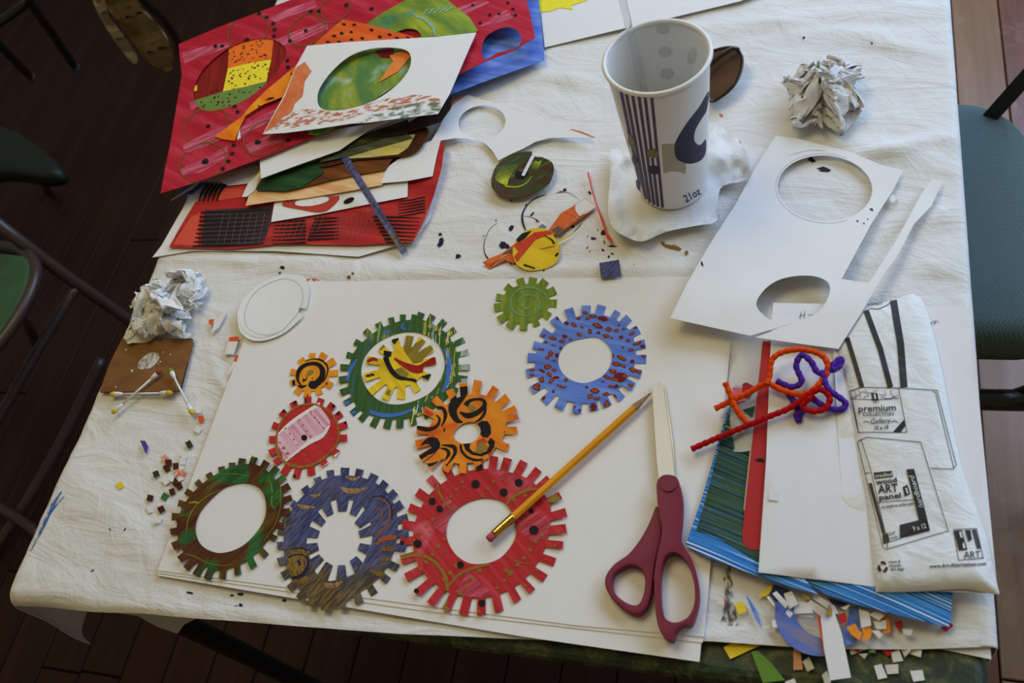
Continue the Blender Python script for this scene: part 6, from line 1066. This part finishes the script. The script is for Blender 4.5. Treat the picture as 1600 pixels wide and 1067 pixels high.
# right: upholstered chair pushed in at the table side
FAB = NT('grey_green_upholstery', .9, .15); ch = FAB.n('TexChecker'); FAB.l(FAB.mapping(12, (1, 1, 1)), ch.inputs['Vector']); ch.inputs['Scale'].default_value = 520; ch.inputs['Color1'].default_value = C(66, 86, 86); ch.inputs['Color2'].default_value = C(106, 122, 120); FAB.color(ch.outputs[0]); FAB.bump(ch.outputs[1], .0006, .6)
chr_ = empty('upholstered_chair', (.03, .80, 0), 'grey-green upholstered chair with black metal frame pushed under the table edge', 'chair')
sz = .455
loop = rrect(-.17, .238, .615, .984, .085, sz); loop[:, 0] += .055*np.clip((.84-loop[:, 1])/.2, 0, 1)*(loop[:, 0] > .05)
pad('seat', loop, .05, FAB.m, chr_, .014)
fr = rrect(-.15, .262, .575, .968, .07, sz-.075); tb('seat_frame', np.vstack([fr, fr[:2]]), .013, DK, chr_, sm=3)
p0, p1 = W(1552, 178, sz-TT+.005), W(1552, 178, sz-TT+.005)+np.array([.13, .035, .23])
bx_, fx_ = tube([p0-np.array([.03, .008, .06]), p0, p1], .013, 4); mk('back_post', bx_, fx_, DK, chr_)
p0b = np.array([.262, .62, sz-.03]); bx_, fx_ = tube([p0b, p0b+np.array([.13, -.02, .25])], .013, 4); mk('back_post', bx_, fx_, DK, chr_)
tb('back_rail', [p1, (p1+p0b+np.array([.13, -.02, .25]))/2+np.array([.03, 0, 0]), p0b+np.array([.13, -.02, .25])], .012, DK, chr_)
for x, y, dx in ((.25, .95, .06), (.25, .60, .06), (-.12, .95, -.02), (-.12, .60, -.02)): tb('leg', [(x, y, sz-.075), (x+dx, y, 0.0)], .011, DK, chr_)
# left: steel folding chair with green seat
chl = empty('folding_chair', W(-60, 480, -TT).tolist(), 'brown steel folding chair with a green seat at the left picture edge', 'chair')
zs = -.28
sl = WA([(-160, 470), (-150, 400), (-60, 392), (20, 397), (40, 402), (47, 415), (45, 440), (30, 475), (0, 522), (-40, 580), (-90, 590)], zs)
pad('seat', catmull(sl[:, :], 3), .018, GRNP, chl, .004)
tb('seat_rim', pw([(-70, 640, zs-.01), (-20, 560, zs-.01), (15, 515, zs-.01), (42, 470, zs-.01), (56, 430, zs-.01), (50, 405, zs-.012), (20, 388, zs-.02), (-60, 380, zs-.02)]), .011, BRT, chl)
tb('side_rail', pw([(-80, 290, -.18), (0, 352, -.24), (95, 425, -.36), (190, 492, -.50), (260, 545, -.62), (300, 580, -.70)]), .0115, BRT, chl)
tb('leg', pw([(120, 448, -.40), (60, 546, -.42), (0, 650, -.44), (-60, 760, -.46)]), .0095, BRT, chl)
tb('leg', pw([(32, 480, -.34), (62, 548, -.50)]), .009, BRT, chl)
tb('side_rail', pw([(160, 560, -.60), (90, 700, -.64), (25, 810, -.68), (-40, 900, -.715)]), .011, BRT, chl)
tb('crossbar', pw([(-30, 775, -.66), (45, 822, -.66), (70, 850, -.68)]), .010, BRT, chl)
# far left: dark chair and the tan garment hanging beside it
chd = empty('metal_chair', W(20, 180, -TT).tolist(), 'black metal chair with a dark green seat in the gloom at top left', 'chair')
DGS = flat('very_dark_green_vinyl', (.006, .012, .010, 1), .5, .4)
pad('seat', catmull(WA([(-120, 190), (0, 196), (60, 228), (92, 262), (70, 276), (0, 268), (-120, 280)], -.30), 3), .03, DGS, chd, .006)
for q in ([(45, 0, -.20), (80, 50, -.35), (116, 103, -.52)], [(-10, 60, -.25), (20, 92, -.35), (46, 119, -.48)], [(10, -20, -.1), (45, 0, -.20), (-40, 60, -.22)], [(60, 262, -.34), (75, 300, -.72)], [(-40, 270, -.34), (-40, 330, -.72)], [(205, -20, -.2), (262, 40, -.45), (280, 70, -.72)]): tb('frame_tube', pw(q), .010, DK, chd)
for q in ((116, 103, -.52), (46, 119, -.48)): v, f = tube(pw([q, (q[0]+1, q[1]+5, q[2]-.012)]), .012, 10); mk('rubber_foot', v, f, flat('grey_rubber', (.10, .10, .11, 1), .6), chd)
KH = paint('khaki_cotton', [(.3, C(150, 126, 80)), (.7, C(186, 166, 118))], 30, 14, 40, rough=.85)
kz = lambda u, v: -.32-.0022*np.clip(v, -40, 110)+.010*np.sin((u*.8-v*.55)*.08)+.006*np.sin((u*.3+v)*.10)
gar = tag(sheet('hanging_garment', catmull([(140, -60), (215, -60), (212, 0), (232, 22), (250, 42), (258, 60), (263, 72), (262, 96), (255, 102), (235, 94), (222, 86), (205, 62), (192, 45), (180, 28), (160, 0)], 3), z=0, zf=kz, th=.02, mat=KH, grid=7, smooth=True), 'tan cotton garment hanging down in the dark beyond the paper stack', 'garment')
sheet('sleeve', catmull([(138, -60), (150, -60), (160, 10), (178, 35), (200, 66), (208, 80), (206, 90), (198, 88), (180, 65), (158, 30), (145, 0)], 3), z=0, zf=lambda u, v: -.30-.0022*np.clip(v, -40, 110)+.006*np.sin(v*.15), th=.018, mat=flat('khaki_light', C(196, 180, 146), .85), parent=gar, grid=6, smooth=True)
